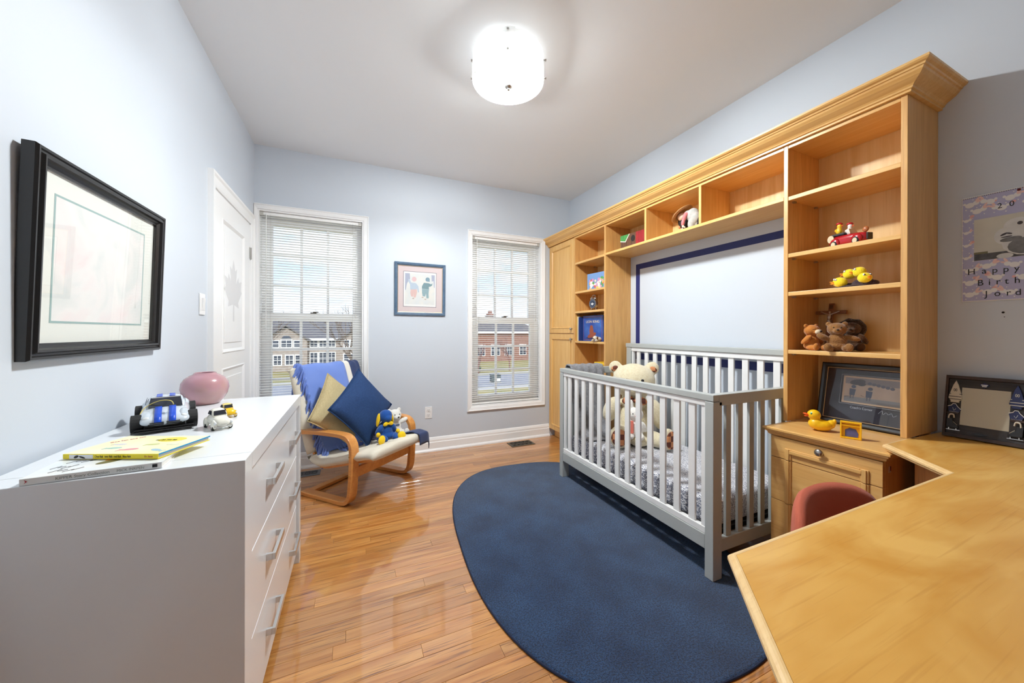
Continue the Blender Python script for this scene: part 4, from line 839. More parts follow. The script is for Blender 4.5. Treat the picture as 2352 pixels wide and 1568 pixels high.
#PART3
# framed hockey print leaning at the back of the pedestal
M_lean = frame((2.300, .895, .7315), (0, -1, 0), (.30, 0, 1.28))
hp = empty('framed_print', M=frame((2.228, .866, .7325), (0, -1, 0), (.062, 0, .30)))
tag(hp, 'black framed hockey print with navy mat leaning under the open shelves', 'picture')
hw, hh = .366, .305
MB().sweep([(-hw / 2, 0), (-hw / 2, hh), (hw / 2, hh), (hw / 2, 0)], [(0, 0), (0, .014), (.006, .018), (.016, .016), (.024, .010), (.024, 0)], closed=True).build('frame', M_blackwood, hp)
MB().sweep([(-hw / 2 + .023, .023), (-hw / 2 + .023, hh - .023), (hw / 2 - .023, hh - .023), (hw / 2 - .023, .023)], [(0, 0), (0, .0095), (.003, .0095), (.003, 0)], closed=True).build('gilt_fillet', mat('gilt', srgb(196, 168, 124), .4, metal=.4), hp)
MB().box(-hw / 2 + .02, hw / 2 - .02, .02, hh - .02, .001, .005).build('mat_board', mat('navy_mat', srgb(34, 34, 48), .8), hp)
hx0, hx1, hy0, hy1 = -.082, .122, .118, .236
MB().sweep([(hx0 - .018, hy0 - .014), (hx0 - .018, hy1 + .014), (hx1 + .018, hy1 + .014), (hx1 + .018, hy0 - .014)], [(0, .005), (0, .0056), (.0015, .0056), (.0015, .005)], closed=True).build('mat_line', mat('silver_line', srgb(170, 178, 190), .5), hp)
MB().sweep([(hx0 - .008, hy0 - .008), (hx0 - .008, hy1 + .008), (hx1 + .008, hy1 + .008), (hx1 + .008, hy0 - .008)], [(0, .005), (0, .0065), (.003, .0065), (.004, .0055), (.006, .0065), (.008, .0065), (.008, .005)], closed=True).build('inner_mat', mat('tan_mat', srgb(214, 200, 180), .8), hp)
MB().box(hx0, hx1, hy0, hy1, .005, .0055).build('print_paper', mat('rink_print', srgb(196, 188, 178), .8, noise=(20, srgb(206, 200, 192))), hp)
fl([rect(hx0, hx1, hy0, hy0 + .024)], (150, 164, 180), hp, .0055); fl([rect(hx0, hx1, hy1 - .03, hy1)], (146, 150, 160), hp, .0055)
fl([ellp(-.035, .216, .030, .014, .2), ellp(-.02, .208, .016, .010)], (86, 90, 102), hp, .0058)
fl([ellp(.01 + k * .016, .214 - .003 * k, .008, .007) for k in range(6)], (112, 122, 142), hp, .0058)
for cx, cy in ((-.052, .150), (.010, .146)):
    fl([[(cx - .010, cy), (cx + .010, cy), (cx + .013, cy + .030), (cx - .011, cy + .032)], ellp(cx + .004, cy + .042, .009, .008)], (92, 108, 140), hp, .0061)
    fl([rect(cx - .008, cx - .002, cy - .016, cy), rect(cx + .003, cx + .008, cy - .016, cy)], (120, 130, 150), hp, .0061)
fl([[(-.080, .138), (-.055, .146), (-.080, .141)], [(-.02, .155), (.005, .143), (-.018, .152)]], (90, 80, 74), hp, .0061)
M_silink = mat('silver_line', srgb(170, 178, 190), .5)
text('caption', 'Coach’s Corner', .016, M_silink, hp, T(-.055, .085, .0052), sx=.8)
b = MB().tube(smoothpath([(.05, .078, .0056), (.062, .094, .0056), (.066, .078, .0056), (.076, .088, .0056), (.084, .08, .0056), (.094, .088, .0056), (.10, .074, .0056), (.112, .082, .0056)], 4), .0006, 5); b.build('signature', M_silink, hp)
MB().box(-hw / 2 + .022, hw / 2 - .022, .022, hh - .022, .0088, .0094).build('glazing', M_pglass, hp)

# hockey themed photo frame standing on the desk
jf = empty('photo_frame', M=frame((2.262, .622, .7610), (.03, -1, 0), (.055, .002, .25)))
jf.matrix_world = jf.matrix_world @ Matrix.Diagonal((.61, 1, 1, 1)); tag(jf, 'dark wooden photo frame with little hockey jerseys and skates on the desk', 'picture frame')
jw, jh = .335, .252
M_bark = wood('charcoal_wood', srgb(46, 42, 42), srgb(64, 60, 60), 0, .6, srgb(24, 20, 20), .6); M_umber = wood('dark_walnut', srgb(44, 28, 20), srgb(66, 44, 32), 0, .5, srgb(22, 14, 10), .6)
MB().box(0, jw, 0, jh, 0, .010).build('back_board', M_bark, jf, bevel=.001)
MB().sweep([(0, 0), (0, jh), (jw, jh), (jw, 0)], [(0, 0), (0, .020), (.012, .020), (.013, .010), (.013, 0)], closed=True).build('rim', M_umber, jf)
MB().box(.070, .265, .052, .205, .010, .0108).build('photo_insert', mat('ivory_insert', srgb(196, 190, 170), .5), jf)
for (a, c) in ((.013, .065), (.270, .322)): MB().box(a, c, .092, .099, .010, .018).build('little_shelf', M_umber, jf, bevel=.001)
M_jw = mat('jersey_ivory', srgb(214, 206, 188), .5); M_jb = mat('jersey_navy', srgb(26, 36, 84), .45); M_skate = mat('skate_black', srgb(18, 17, 20), .4)
def jersey(cx, m, mline):
    o = MB().prism([(cx, .232), (cx - .012, .212), (cx - .026, .172), (cx - .030, .158), (cx - .022, .150), (cx - .018, .146), (cx - .020, .140), (cx + .020, .140), (cx + .018, .146), (cx + .024, .150), (cx + .031, .158), (cx + .027, .172), (cx + .012, .212)], .010, .017).build('jersey', m, jf, bevel=.002)
    for yy in (.152, .163): MB().box(cx - .026, cx + .026, yy, yy + .0025, .0165, .0176).build('jersey_stripe', mline, o)
    for s in (-1, 1): MB().box(cx + s * .024 - .006, cx + s * .024 + .006, .174, .1762, .0145, .0176).build('jersey_stripe', mline, o)
    text('jersey_number', '00', .017, mline, o, T(cx, .186, .0175), 'CENTER', .0004)
jersey(.044, M_jw, M_skate); jersey(.290, M_jb, M_jw)
for cx, f_ in ((.044, 1), (.290, -1)):
    o = MB().prism([(cx - .028, .122), (cx - .012, .127), (cx - .006, .134), (cx + .006, .134), (cx + .014, .124), (cx + .030, .112), (cx + .020, .098), (cx - .022, .099)], .010, .018).build('hockey_pants', M_jb, jf, bevel=.002)
    MB().tube([(cx - .028, .122, .018), (cx - .012, .127, .018), (cx - .006, .134, .018), (cx + .006, .134, .018), (cx + .014, .124, .018), (cx + .030, .112, .018)], .0014, 6).build('waist_trim', M_white, o)
    MB().tube([(cx - f_ * .006, .118, .0185), (cx, .106, .0185), (cx + f_ * .008, .114, .0185)], .0009, 5).build('lace', M_white, o)
    b = MB()
    for k in range(7): b.tube([(cx - .018 + k * .006, .101, .0184), (cx - .015 + k * .006, .1005, .0184)], .0007, 5)
    b.build('stitching', M_white, o)
    o = MB().prism([(cx - f_ * .030, .076), (cx - f_ * .004, .074), (cx + f_ * .002, .056), (cx + f_ * .024, .044), (cx + f_ * .026, .034), (cx - f_ * .028, .036)], .010, .020).build('ice_skate', M_skate, jf, bevel=.002)
    MB().box(cx - .030, cx + .030, .026, .0285, .013, .016).build('blade', M_chrome, o)
    for q in (-.018, .014): MB().box(cx + q - .002, cx + q + .002, .0285, .035, .0135, .0155).build('blade_post', M_chrome, o)
    MB().tube(smoothpath([(cx - f_ * .020, .072, .019), (cx - f_ * .016, .088, .019), (cx, .089, .019), (cx + f_ * .004, .076, .020)], 4), .0034, 7).build('boot_tongue', M_jw, o)
    MB().tube([(cx + f_ * .001, .060, .0205), (cx + f_ * .020, .047, .0205)], .0009, 5).build('lace', M_jw, o)
em = MB().prism([(x * 1, y_) for x, y_ in leafp(.162, .2165, .026, .015)], .010, .0145).build('leaf_emblem', M_jb, jf); em['label'] = 'navy leaf shaped team emblem'
flat('emblem_lettering', [rect(.148, .176, .2205, .2228), rect(.151, .173, .2170, .2190), rect(.153, .171, .2138, .2158)], M_white, em, .0146, .0004)
MB().prism([(.12, .022), (.15, .030), (.19, .024), (.16, .018)], .010, .014).build('hockey_stick_trim', M_skate, jf)

# rubber duck
M_duck = mat('duck_yellow', srgb(250, 196, 24), .32, coat=.2); M_beak = mat('duck_orange', srgb(232, 92, 26), .35)
ru = tag(empty('rubber_duck', (1.995, .925, .7305), math.radians(180)), 'yellow rubber duck with an orange beak on the drawer pedestal', 'toy duck')
# local: +y towards bill (world -> left side of the photo is +y world), so rotate so bill points to world +y
ru.rotation_euler = (0, 0, math.radians(38))
blob('duck_body', [((0, 0, .026), (.031, .044, .026)), ((0, .018, .032), (.028, .030, .027)), ((0, -.036, .034), (.016, .016, .020)), ((0, -.048, .048), (.010, .008, .012)), ((0, .022, .050), (.016, .016, .020)), ((0, .026, .072), (.025, .026, .024))], M_duck, ru, .0028)
MB().ell((0, .052, .072), (.013, .016, .005), (.25, 0, 0), 12, 8).ell((0, .050, .066), (.011, .013, .004), (-.25, 0, 0), 12, 8).build('beak', M_beak, ru, smooth=True)
for s in (-1, 1): MB().ell((s * .0185, .040, .080), (.0035, .004, .0048), seg=10, rings=7).build('eye', mat('eye_teal', srgb(70, 160, 150), .3), ru, smooth=True)
# yellow plastic toy block with a picture recess
yb_ = tag(empty('toy_picture_block', (1.967, .805, .7305), math.radians(-68)), 'small yellow plastic toy frame with a blue inset beside the duck', 'toy')
M_yp = mat('yellow_plastic', srgb(246, 186, 22), .35)
MB().sweep([(-.034, 0), (-.034, .072), (.034, .072), (.034, 0)], [(0, -.012), (0, .012), (.006, .012), (.006, .006), (.007, -.012)], closed=True, M=frame((0, 0, 0), (1, 0, 0), (0, 0, 1))).build('shell', M_yp, yb_, bevel=.0015)
MB().box(-.029, .029, -.002, .008, .005, .067).build('recess', M_yp, yb_)
MB().box(-.029, .029, -.011, -.002, .054, .058).build('ledge', M_yp, yb_)
MB().prism([(-.018 + .0, .008), (.022, .008), (.024, .022), (.016, .042), (-.004, .046), (-.018, .036)], .0022, .004, frame((0, 0, 0), (1, 0, 0), (0, 0, 1))).build('inset', mat('slate_plastic', srgb(92, 92, 140), .5), yb_)

# ------------------------------------------------------------------ open shelf things (right bookcase)
S2, S3, S4 = SH[1] + .0005, SH[2] + .0005, SH[3] + .0005
# red ceramic car, nose to world -y
M_red = mat('red_glaze', srgb(172, 20, 32), .2, coat=.5)
cc = tag(empty('ceramic_car', M=T(2.140, .878, S2) @ rotm('Z', math.radians(-14)) @ Matrix.Diagonal((1.05, 1.05, 1.3, 1))), 'red ceramic roadster ornament carrying toy chickens on the shelf', 'ornament')
loft([(.074, .022, .012, .036), (.070, .026, .008, .044), (.05, .028, .006, .046), (.0, .028, .006, .045), (-.030, .026, .006, .044), (-.06, .022, .008, .040), (-.070, .016, .010, .036)], 18, ex=3).build('car_body', M_red, cc, smooth=True)
for s in (-1, 1):
    for yy in (.046, -.042):
        MB().ell((s * .026, yy, .020), (.010, .022, .017), seg=14, rings=9).build('fender', M_red, cc, smooth=True)
        b = MB(); wheel(b, s * .032, yy, .013, .013, .010); w_ = b.build('wheel', M_rubber, cc)
        MB().tube([(s * .0365, yy, .013), (s * .038, yy, .013)], .009, 14).build('hubcap', mat('bone_glaze', srgb(214, 196, 164), .3), w_)
MB().tube([(-.0265, .062, .036), (-.0305, .062, .036)], .014, 16).build('spare_wheel', mat('bone_glaze', srgb(214, 196, 164), .3), cc)
MB().add([(-.022, -.012, .044), (.022, -.012, .044), (.019, -.004, .062), (-.019, -.004, .062)], [(0, 1, 2, 3)]).build('windscreen', mat('milky_screen', srgb(226, 214, 196), .3), cc, solid=.004)
MB().box(-.014, .014, -.076, -.069, .012, .036).build('radiator_grille', M_black, cc, bevel=.002)
MB().ell((0, -.058, .050), (.008, .012, .010), seg=10, rings=8).build('hood_ornament', mat('copper_glaze', srgb(176, 104, 60), .3), cc, smooth=True)
MB().box(-.022, .022, .012, .068, .044, .054).build('luggage', M_black, cc, bevel=.004)
def chick(x, y_, z, col, cap, nm):
    o = blob(nm, [((x, y_, z + .014), (.011, .012, .014)), ((x, y_ - .002, z + .032), (.009, .010, .010)), ((x, y_ + .012, z + .018), (.006, .008, .006))], mat('chick_%d' % col[2], srgb(*col), .4), cc, .0022)
    MB().ell((x, y_, z + .041), (.0105, .0115, .005), seg=12, rings=8).ell((x, y_ - .006, z + .039), (.008, .010, .002), seg=10, rings=6).build('cap', mat('cap_red', srgb(186, 26, 34), .4), o, smooth=True)
    MB().lathe([(.003, 0), (.0, .008)], seg=8, M=frame((x, y_ - .011, z + .031), (1, 0, 0), (0, 0, 1))).build('beak', M_beak, o)
chick(0, .048, .052, (236, 190, 40), 0, 'chicken_figure'); chick(0, .004, .042, (224, 214, 206), 0, 'chicken_figure')
# cluster of yellow chick heads on a dark cloth base
dc = tag(empty('chick_toy', M=T(2.135, .862, S3) @ rotm('Z', math.radians(-10)) @ Matrix.Diagonal((1.1, 1.05, 1.22, 1))), 'toy with five yellow chick heads on a dark cloth base', 'toy')
M_dkc = mat('plum_cloth', srgb(58, 40, 46), .95, sheen=.3, bump=(200, .4))
blob('cloth_base', [((0, 0, .006), (.045, .075, .006)), ((.006, -.030, .016), (.030, .040, .018)), ((0, .03, .012), (.026, .03, .010)), ((.0, -.066, .012), (.02, .022, .012))], M_dkc, dc, .003)
M_pl = mat('yellow_plush', srgb(246, 220, 30), .85, sheen=.4, bump=(300, .3))
for (x, y_, z, a) in ((-.010, .052, .028, 1.0), (-.028, .034, .024, .7), (.000, .018, .056, .9), (-.006, -.022, .058, .5), (-.022, -.052, .032, -.9)):
    h_ = blob('chick_head', [((x, y_, z), (.021, .025, .0195))], M_pl, dc, .003)
    d_ = Vector((-.45, math.sin(a), 0)).normalized(); P0 = Vector((x, y_, z)) + Vector((d_.x * .020, d_.y * .025, -.002))
    MB().ell(tuple(P0 + Vector((0, 0, .003))), (.006, .011, .0028), (.2, 0, math.atan2(d_.y, d_.x) - PI / 2), 10, 7).ell(tuple(P0 - Vector((0, 0, .002))), (.005, .009, .0025), (-.2, 0, math.atan2(d_.y, d_.x) - PI / 2), 10, 7).build('beak', mat('beak_orange', srgb(240, 150, 30), .5), h_, smooth=True)
    for s in (-1, 1):
        n_ = Vector((-d_.y, d_.x, 0)); q = Vector((x, y_, z)) + d_ * .016 + n_ * s * .011 + Vector((0, 0, .010)); o_ = MB().ell(tuple(q), (.0042, .0042, .0042), seg=8, rings=6).build('eye', M_white, h_, smooth=True)
        MB().ell(tuple(q + d_ * .0030), (.0022, .0022, .0022), seg=8, rings=6).build('pupil', M_black, h_, smooth=True)
# crucifix leaning at the back of the shelf
cx_m = frame((2.262, 1.022, S4), (0, -1, 0), (.05, 0, .24)); cf = empty('crucifix', M=cx_m); tag(cf, 'wooden wall crucifix with a metal figure behind the teddy bears', 'crucifix')
W_cross = wood('crucifix_wood', srgb(128, 78, 40), srgb(156, 100, 54), 1, .4, srgb(70, 40, 22), .5)
MB().box(-.011, .011, 0, .245, 0, .012).build('upright', W_cross, cf, bevel=.001); MB().box(-.066, .066, .188, .206, .001, .013).build('crossbar', W_cross, cf, bevel=.001)
MB().box(-.008, .008, .214, .236, .012, .013).build('title_plate', mat('bronze_plate', srgb(104, 76, 50), .4, metal=.5), cf)
M_pewter = mat('pewter', srgb(196, 180, 160), .35, metal=.5)
def corpus(b):
    b.tube([(-.040, .200, .017), (-.020, .190, .018), (-.005, .184, .018)], [.0026, .0032, .004], 8); b.tube([(.040, .200, .017), (.020, .190, .018), (.005, .184, .018)], [.0026, .0032, .004], 8)
    b.tube([(-.004, .145, .018), (-.005, .122, .021), (-.001, .098, .018)], [.005, .0042, .0028], 8); b.tube([(.004, .145, .018), (.004, .122, .021), (.001, .098, .018)], [.005, .0042, .0028], 8)
    b.tube([(0, .098, .018), (0, .090, .020)], [.003, .0035], 8)
blob('figure', [((0, .172, .019), (.0085, .017, .006)), ((0, .150, .019), (.008, .010, .007)), ((.002, .196, .021), (.0052, .0068, .006))], M_pewter, cf, .0016, corpus, 2)
def teddy(e, s, m, arms=None, legs=None, head_tilt=0, voxel=.0035, m_in=None, ears=True, muzzle=None, face=True, pads=None):
    """seated bear facing local -y, height about .2*s"""
    S = lambda *p: tuple(s * q for q in p)
    ht = head_tilt
    ar = arms or [((-.062, -.020, .085), (.020, .022, .048), (.5, .55, 0)), ((.062, -.020, .085), (.020, .022, .048), (.5, -.55, 0))]
    lg = legs or [((-.045, -.060, .022), (.024, .050, .022), (0, 0, .25)), ((.045, -.060, .022), (.024, .050, .022), (0, 0, -.25)), ((-.056, -.100, .030), (.024, .016, .030), (0, 0, .2)), ((.056, -.100, .030), (.024, .016, .030), (0, 0, -.2))]
    parts = [(S(0, 0, .065), S(.056, .050, .066)), (S(0, -.006, .036), S(.060, .052, .036)), (S(0, -.006, .158), S(.056, .050, .048))]
    parts += [(S(*a[0]), S(*a[1]), a[2]) for a in ar] + [(S(*l[0]), S(*l[1]), l[2]) for l in lg]
    if ears: parts += [(S(-.044, .004, .196), S(.018, .009, .018)), (S(.044, .004, .196), S(.018, .009, .018))]
    parts += [(S(0, -.050, .146), S(.026, .022, .020))]
    o = blob('body', parts, m, e, voxel * s)
    if face:
        MB().ell(S(0, -.073, .153), S(.008, .005, .006), seg=10, rings=7).build('nose', mat('nose_brown', srgb(46, 28, 22), .4), e, smooth=True)
        for q in (-1, 1): MB().ell(S(q * .020, -.050, .170), S(.0045, .004, .0045), seg=8, rings=6).build('eye', M_black, e, smooth=True)
    return o
M_brown = mat('brown_plush', srgb(156, 108, 56), .95, sheen=.5, noise=(40, srgb(134, 88, 42)), bump=(260, .6)); M_orng = mat('ginger_plush', srgb(196, 122, 48), .9, sheen=.4, bump=(260, .3)); M_lion = mat('dark_brown_plush', srgb(98, 64, 34), .95, sheen=.4, noise=(40, srgb(70, 44, 24)), bump=(260, .6))
tb1 = tag(empty('teddy_bear', (2.105, .915, S4), math.radians(-62)), 'brown teddy bear sitting in the middle of the shelf group', 'teddy bear', 'plush toys on the shelf'); teddy(tb1, .66, M_brown, arms=[((-.075, -.030, .100), (.045, .020, .022), (.0, .5, .3)), ((.078, -.010, .095), (.048, .020, .020), (.0, .25, 0))])
tb2 = tag(empty('teddy_bear', (2.118, 1.024, S4), math.radians(-20)), 'ginger teddy bear with a pale muzzle leaning on the brown bear', 'teddy bear', 'plush toys on the shelf'); teddy(tb2, .62, M_orng, face=False)
MB().ell((0, -.040, .091), (.017, .012, .013), seg=12, rings=8).build('muzzle', mat('cream_plush', srgb(226, 206, 176), .9, sheen=.4), tb2, smooth=True); MB().ell((0, -.053, .095), (.006, .004, .005), seg=8, rings=6).build('nose', mat('nose_brown', srgb(46, 28, 22), .4), tb2, smooth=True)
for q in (-1, 1): MB().tube([(q * .009, -.0325, .104), (q * .015, -.0305, .103), (q * .02, -.027, .1045)], .0011, 6).build('closed_eye', M_black, tb2)
tb3 = tag(empty('toy_lion', (2.238, .915, S4), math.radians(-72)), 'dark brown plush lion sitting behind the brown bear', 'plush toy', 'plush toys on the shelf'); teddy(tb3, .68, M_lion, ears=False)
MB().grid(lambda u, v: ((.036 + .014 * math.cos(v * 2 * PI)) * math.cos(u * 2 * PI) * 1.1, .004 + .014 * math.sin(v * 2 * PI), .108 + (.036 + .014 * math.cos(v * 2 * PI) + .003 * math.sin(u * 50)) * math.sin(u * 2 * PI)), 48, 10).build('mane', mat('mane_plush', srgb(62, 38, 20), 1, sheen=.5, bump=(200, 1)), tb3, smooth=True)

# ------------------------------------------------------------------ left bookcase things
S2, S3, S4 = SH[1] + .0005, SH[2] + .0005, SH[3] + .0005
pz = tag(empty('puzzle_box', M=frame((2.095, 2.885, S2), (.10, -.95, 0), (0, 0, 1))), 'blue puzzle box with a colourful crowd picture on the narrow shelf', 'box')
MB().box(0, .235, 0, .160, -.045, 0).build('box_body', mat('puzzle_blue', srgb(120, 156, 206), .35), pz, bevel=.001)
r2_ = random.Random(3); cols = [(240, 170, 70), (226, 90, 60), (236, 206, 90), (250, 220, 190), (90, 160, 90), (210, 150, 190), (250, 245, 235)]
for ci, c in enumerate(cols):
    flat('cover_print', [ellp(.035 + r2_.random() * .18, .020 + r2_.random() * (.055 + .05 * ((k * 7 + ci) % 5) / 5), .010 + .012 * r2_.random(), .008 + .010 * r2_.random(), r2_.random() * 3, 10) for k in range(8)], mat('puz_%d_%d' % c[:2], srgb(*c), .4), pz, .0002 + ci * .0003, .0003)
# alarm clock
ck = tag(empty('alarm_clock', M=frame((2.090, 2.782, S3), (.12, -1, 0), (0, 0, 1))), 'chrome twin-bell alarm clock with a white leaf on a navy dial', 'clock')
# local x right, y up, z towards the viewer
MB().tube([(0, .062, -.020), (0, .062, .012)], .046, 32).build('case', M_chrome, ck, bevel=.003)
MB().tube([(0, .062, .0118), (0, .062, .0130)], .041, 32).build('dial', mat('dial_navy', srgb(38, 52, 78), .4), ck)
flat('dial_leaf', [leafp(0, .055, .024, .020)], M_white, ck, .0131, .0006)
flat('hour_mark', [rect(.034 * math.cos(a) - .0015, .034 * math.cos(a) + .0015, .062 + .034 * math.sin(a) - .0015, .062 + .034 * math.sin(a) + .0015) for a in [k * PI / 6 for k in range(12)]], M_white, ck, .0131, .0004)
for a, l_ in ((1.9, .020), (.7, .028)): MB().tube([(0, .062, .0142), (l_ * math.cos(a), .062 + l_ * math.sin(a), .0142)], .0008, 5).build('clock_hand', M_black, ck)
MB().ell((0, .062, .013), (.0425, .0425, .004), seg=24, rings=8).build('lens', glass('clock_glass', (1, 1, 1, 1), .5), ck, smooth=True)
for s in (-1, 1):
    MB().ell((s * .024, .113, -.004), (.017, .011, .015), (0, 0, -s * .5), 14, 9).build('bell', M_chrome, ck, smooth=True)
    MB().tube([(s * .026, .024, -.004), (s * .036, .0005, -.004)], [.0035, .005], 8).build('foot', M_chrome, ck)
MB().tube(smoothpath([(-.026, .120, -.004), (-.018, .138, -.004), (0, .145, -.004), (.018, .138, -.004), (.026, .120, -.004)], 4), .0026, 8).build('carry_handle', M_chrome, ck)
# books on the third shelf: one facing out, others edge on
bf_ = tag(empty('storybook', M=frame((2.100, 2.963, S4), (.06, -1, 0), (0, 0, 1))), 'blue storybook facing out on the narrow shelf', 'book', 'storybooks on the narrow shelf')
M_sb = mat('storybook_blue', srgb(34, 66, 150), .3, noise=(9, srgb(60, 110, 190)))
MB().box(0, .292, 0, .248, -.012, 0).build('cover', M_sb, bf_, bevel=.001)
MB().sweep([(.010, .010), (.010, .238), (.282, .238), (.282, .010)], [(0, 0), (0, .0005), (.006, .0005), (.006, 0)], closed=True).build('cover_border', mat('border_rust', srgb(120, 70, 90), .4), bf_)
text('cover_lettering', 'LION KING', .034, mat('gold_print', srgb(236, 214, 160), .4), bf_, T(.146, .178, .0006), 'CENTER', sx=1.15)
flat('cover_print', [ellp(.130, .098, .030, .044), ellp(.135, .058, .065, .022, .3), ellp(.13, .135, .022, .020)], mat('rust_print', srgb(150, 72, 44), .4), bf_, .0003, .0004)
flat('cover_print', [ellp(.14, .030, .09, .014)], mat('deep_blue_print', srgb(24, 36, 90), .4), bf_, .0003, .0003)
for k, (c, h_, lab) in enumerate((((214, 178, 96), .246, 'mustard'), ((226, 210, 180), .242, 'cream'), ((40, 60, 120), .238, 'dark blue'))):
    y1 = 3.019 - k * .0165
    e = tag(empty('storybook', (2.062, y1 - .0075, S4)), '%s storybook standing edge on next to the blue storybook' % lab, 'book', 'storybooks on the narrow shelf')
    MB().box(0, .20, -.0075, -.0057, 0, h_).box(0, .20, .0057, .0075, 0, h_).box(0, .002, -.0057, .0057, 0, h_).build('cover', mat('spine_%s' % lab.replace(' ', '_'), srgb(*c), .4), e)
    MB().box(.0025, .197, -.0055, .0055, .002, h_ - .003).build('pages', M_pages, e)
# small plush puppy
pu = tag(empty('toy_puppy', (2.066, 2.700, S4), math.radians(-70)), 'small white and tan plush puppy lying before the storybooks', 'plush toy')
blob('body', [((0, .03, .022), (.026, .042, .022)), ((0, -.022, .034), (.022, .022, .020)), ((0, -.040, .028), (.012, .014, .010)), ((-.020, -.03, .010), (.010, .026, .010)), ((.020, -.03, .010), (.010, .026, .010))], mat('puppy_white', srgb(226, 216, 200), .9, sheen=.4, bump=(260, .4)), pu, .003)
for s in (-1, 1): MB().ell((s * .022, -.020, .030), (.007, .012, .018), (0, s * .3, 0), 10, 8).build('ear', mat('puppy_tan', srgb(120, 80, 44), .9, sheen=.4), pu, smooth=True)
MB().ell((0, -.054, .031), (.005, .004, .004), seg=8, rings=6).build('nose', M_black, pu, smooth=True)
# something yellow on the shelf below
yt = tag(empty('yellow_toy_box', (2.13, 2.66, .7805)), 'yellow toy box peeking over the crib end on the low shelf', 'box'); MB().box(-.06, .06, -.075, .075, 0, .105).build('box_body', mat('toy_yellow', srgb(240, 196, 30), .4), yt, bevel=.004); MB().box(-.062, .062, -.077, .077, .105, .128).build('lid', mat('toy_yellow', srgb(240, 196, 30), .4), yt, bevel=.004)

# ------------------------------------------------------------------ bridge cubby things
ZB = 1.8935
pb = tag(empty('painted_box', M=frame((2.135, 2.455, ZB), (.08, -1, 0), (0, 0, 1))), 'painted wooden box with red and green boards in the bridge cubby', 'box')
MB().box(0, .285, 0, .135, -.10, 0).build('box_body', mat('painted_brown', srgb(112, 76, 52), .6, noise=(24, srgb(84, 56, 40), (8, 1, 1))), pb, bevel=.001)
M_pg = mat('painted_green', srgb(60, 138, 66), .5, noise=(30, srgb(84, 160, 84), (6, 1, 1))); M_pr = mat('painted_red', srgb(168, 34, 38), .5, noise=(30, srgb(130, 24, 30), (6, 1, 1)))
flat('green_patch', [[(.0, .134), (.0, .092), (.055, .078), (.098, .134)]], M_pg, pb, 0, .002)
flat('white_trim', [[(.0, .092), (.0, .084), (.058, .070), (.106, .134), (.098, .134), (.055, .078)]], M_cream, pb, 0, .003)
for k in range(4): MB().box(.172 + k * .028, .172 + k * .028 + .0265, .001, .134, 0, .003).build('red_board', M_pr, pb, bevel=.001)
flat('dark_hole', [ellp(.140, .088, .021, .027)], M_dark, pb, .0005, .0015)
for k in range(3): MB().box(.02 + k * .05, .021 + k * .05, .002, .070, 0, .0012).build('board_line', M_dark, pb)
MB().ell((.276, .010, .006), (.007, .007, .007), seg=10, rings=7).ell((.006, .004, .004), (.006, .005, .005), seg=10, rings=7).build('bead', mat('bead_wood', srgb(196, 150, 96), .5), pb, smooth=True)
# doll with straw hat bent over
do = tag(empty('doll', (2.150, 1.770, ZB), math.radians(-90)), 'doll in a straw hat and grey romper bending over in the cubby', 'doll')
# local: -y towards viewer (world -x), local -x = world +y (photo left)
M_skin = mat('doll_skin', srgb(232, 196, 170), .4); M_grey = mat('romper_grey', srgb(188, 184, 180), .9, noise=(60, srgb(168, 172, 168))); M_pink = mat('sleeve_pink', srgb(216, 128, 132), .85); M_hair = mat('doll_hair', srgb(20, 16, 18), .6, bump=(300, .6)); M_straw = mat('straw', srgb(212, 168, 118), .8, noise=(60, srgb(196, 150, 98)), bump=(200, .4))
blob('romper', [((.030, .0, .110), (.046, .036, .048)), ((.052, .0, .085), (.036, .034, .044)), ((-.005, -.004, .122), (.030, .030, .030)), ((.030, -.012, .048), (.026, .026, .042)), ((.056, .014, .044), (.024, .024, .044))], M_grey, do, .0035)
blob('head', [((-.052, -.006, .120), (.032, .032, .030)), ((-.030, -.004, .124), (.016, .016, .014))], M_skin, do, .003)
MB().lathe([(.0, .030), (.030, .028), (.040, .014), (.042, .0), (.078, -.006), (.082, -.004), (.078, .0), (.046, .006)], seg=28, M=T(-.060, .0, .146) @ Euler((.15, -.62, 0)).to_matrix().to_4x4()).build('straw_hat', M_straw, do, smooth=True)
blob('hair', [((-.066, .010, .092), (.032, .024, .040)), ((-.050, -.010, .070), (.024, .016, .034)), ((-.030, .006, .060), (.022, .020, .040)), ((-.06, .02, .12), (.03, .02, .03))], M_hair, do, .0035)
blob('arm', [((-.006, -.040, .098), (.014, .013, .026), (0, .25, 0)), ((-.014, -.044, .066), (.012, .012, .026), (0, .2, 0)), ((0, -.034, .118), (.016, .014, .016))], M_pink, do, .0025)
def fingers(b):
    for k in range(4): b.tube([(-.010 + k * .0035, -.047 + .001 * k, .034), (-.004 + k * .004, -.048, .026 - .001 * k)], [.002, .0014], 6)
    b.tube([(-.018, -.046, .036), (-.020, -.050, .029)], [.002, .0014], 6)
blob('hand', [((-.013, -.045, .038), (.009, .006, .009))], M_skin, do, .0014, fingers, 1)
for (x, y_) in ((.032, -.012), (.058, .014)):
    MB().tube([(x, y_, .014), (x, y_, .004)], [.013, .012], 12).ell((x - .006, y_, .0065), (.018, .011, .0065), seg=12, rings=8).build('shoe', mat('doll_shoe', srgb(226, 206, 184), .5), do, smooth=True)
blob('boa', [((.088, .006, .050), (.022, .026, .046)), ((.082, .012, .030), (.026, .026, .028))], M_hair, do, .0035)
MB().tube([(-.058, -.012, .0008), (-.044, -.010, .052)], .005, 8).build('stick', mat('stick_white', srgb(226, 216, 206), .5), do)
MB().tube([(-.034, .004, .0008), (-.036, .004, .054)], .003, 8).build('stick', mat('stick_brown', srgb(90, 66, 50), .5), do)
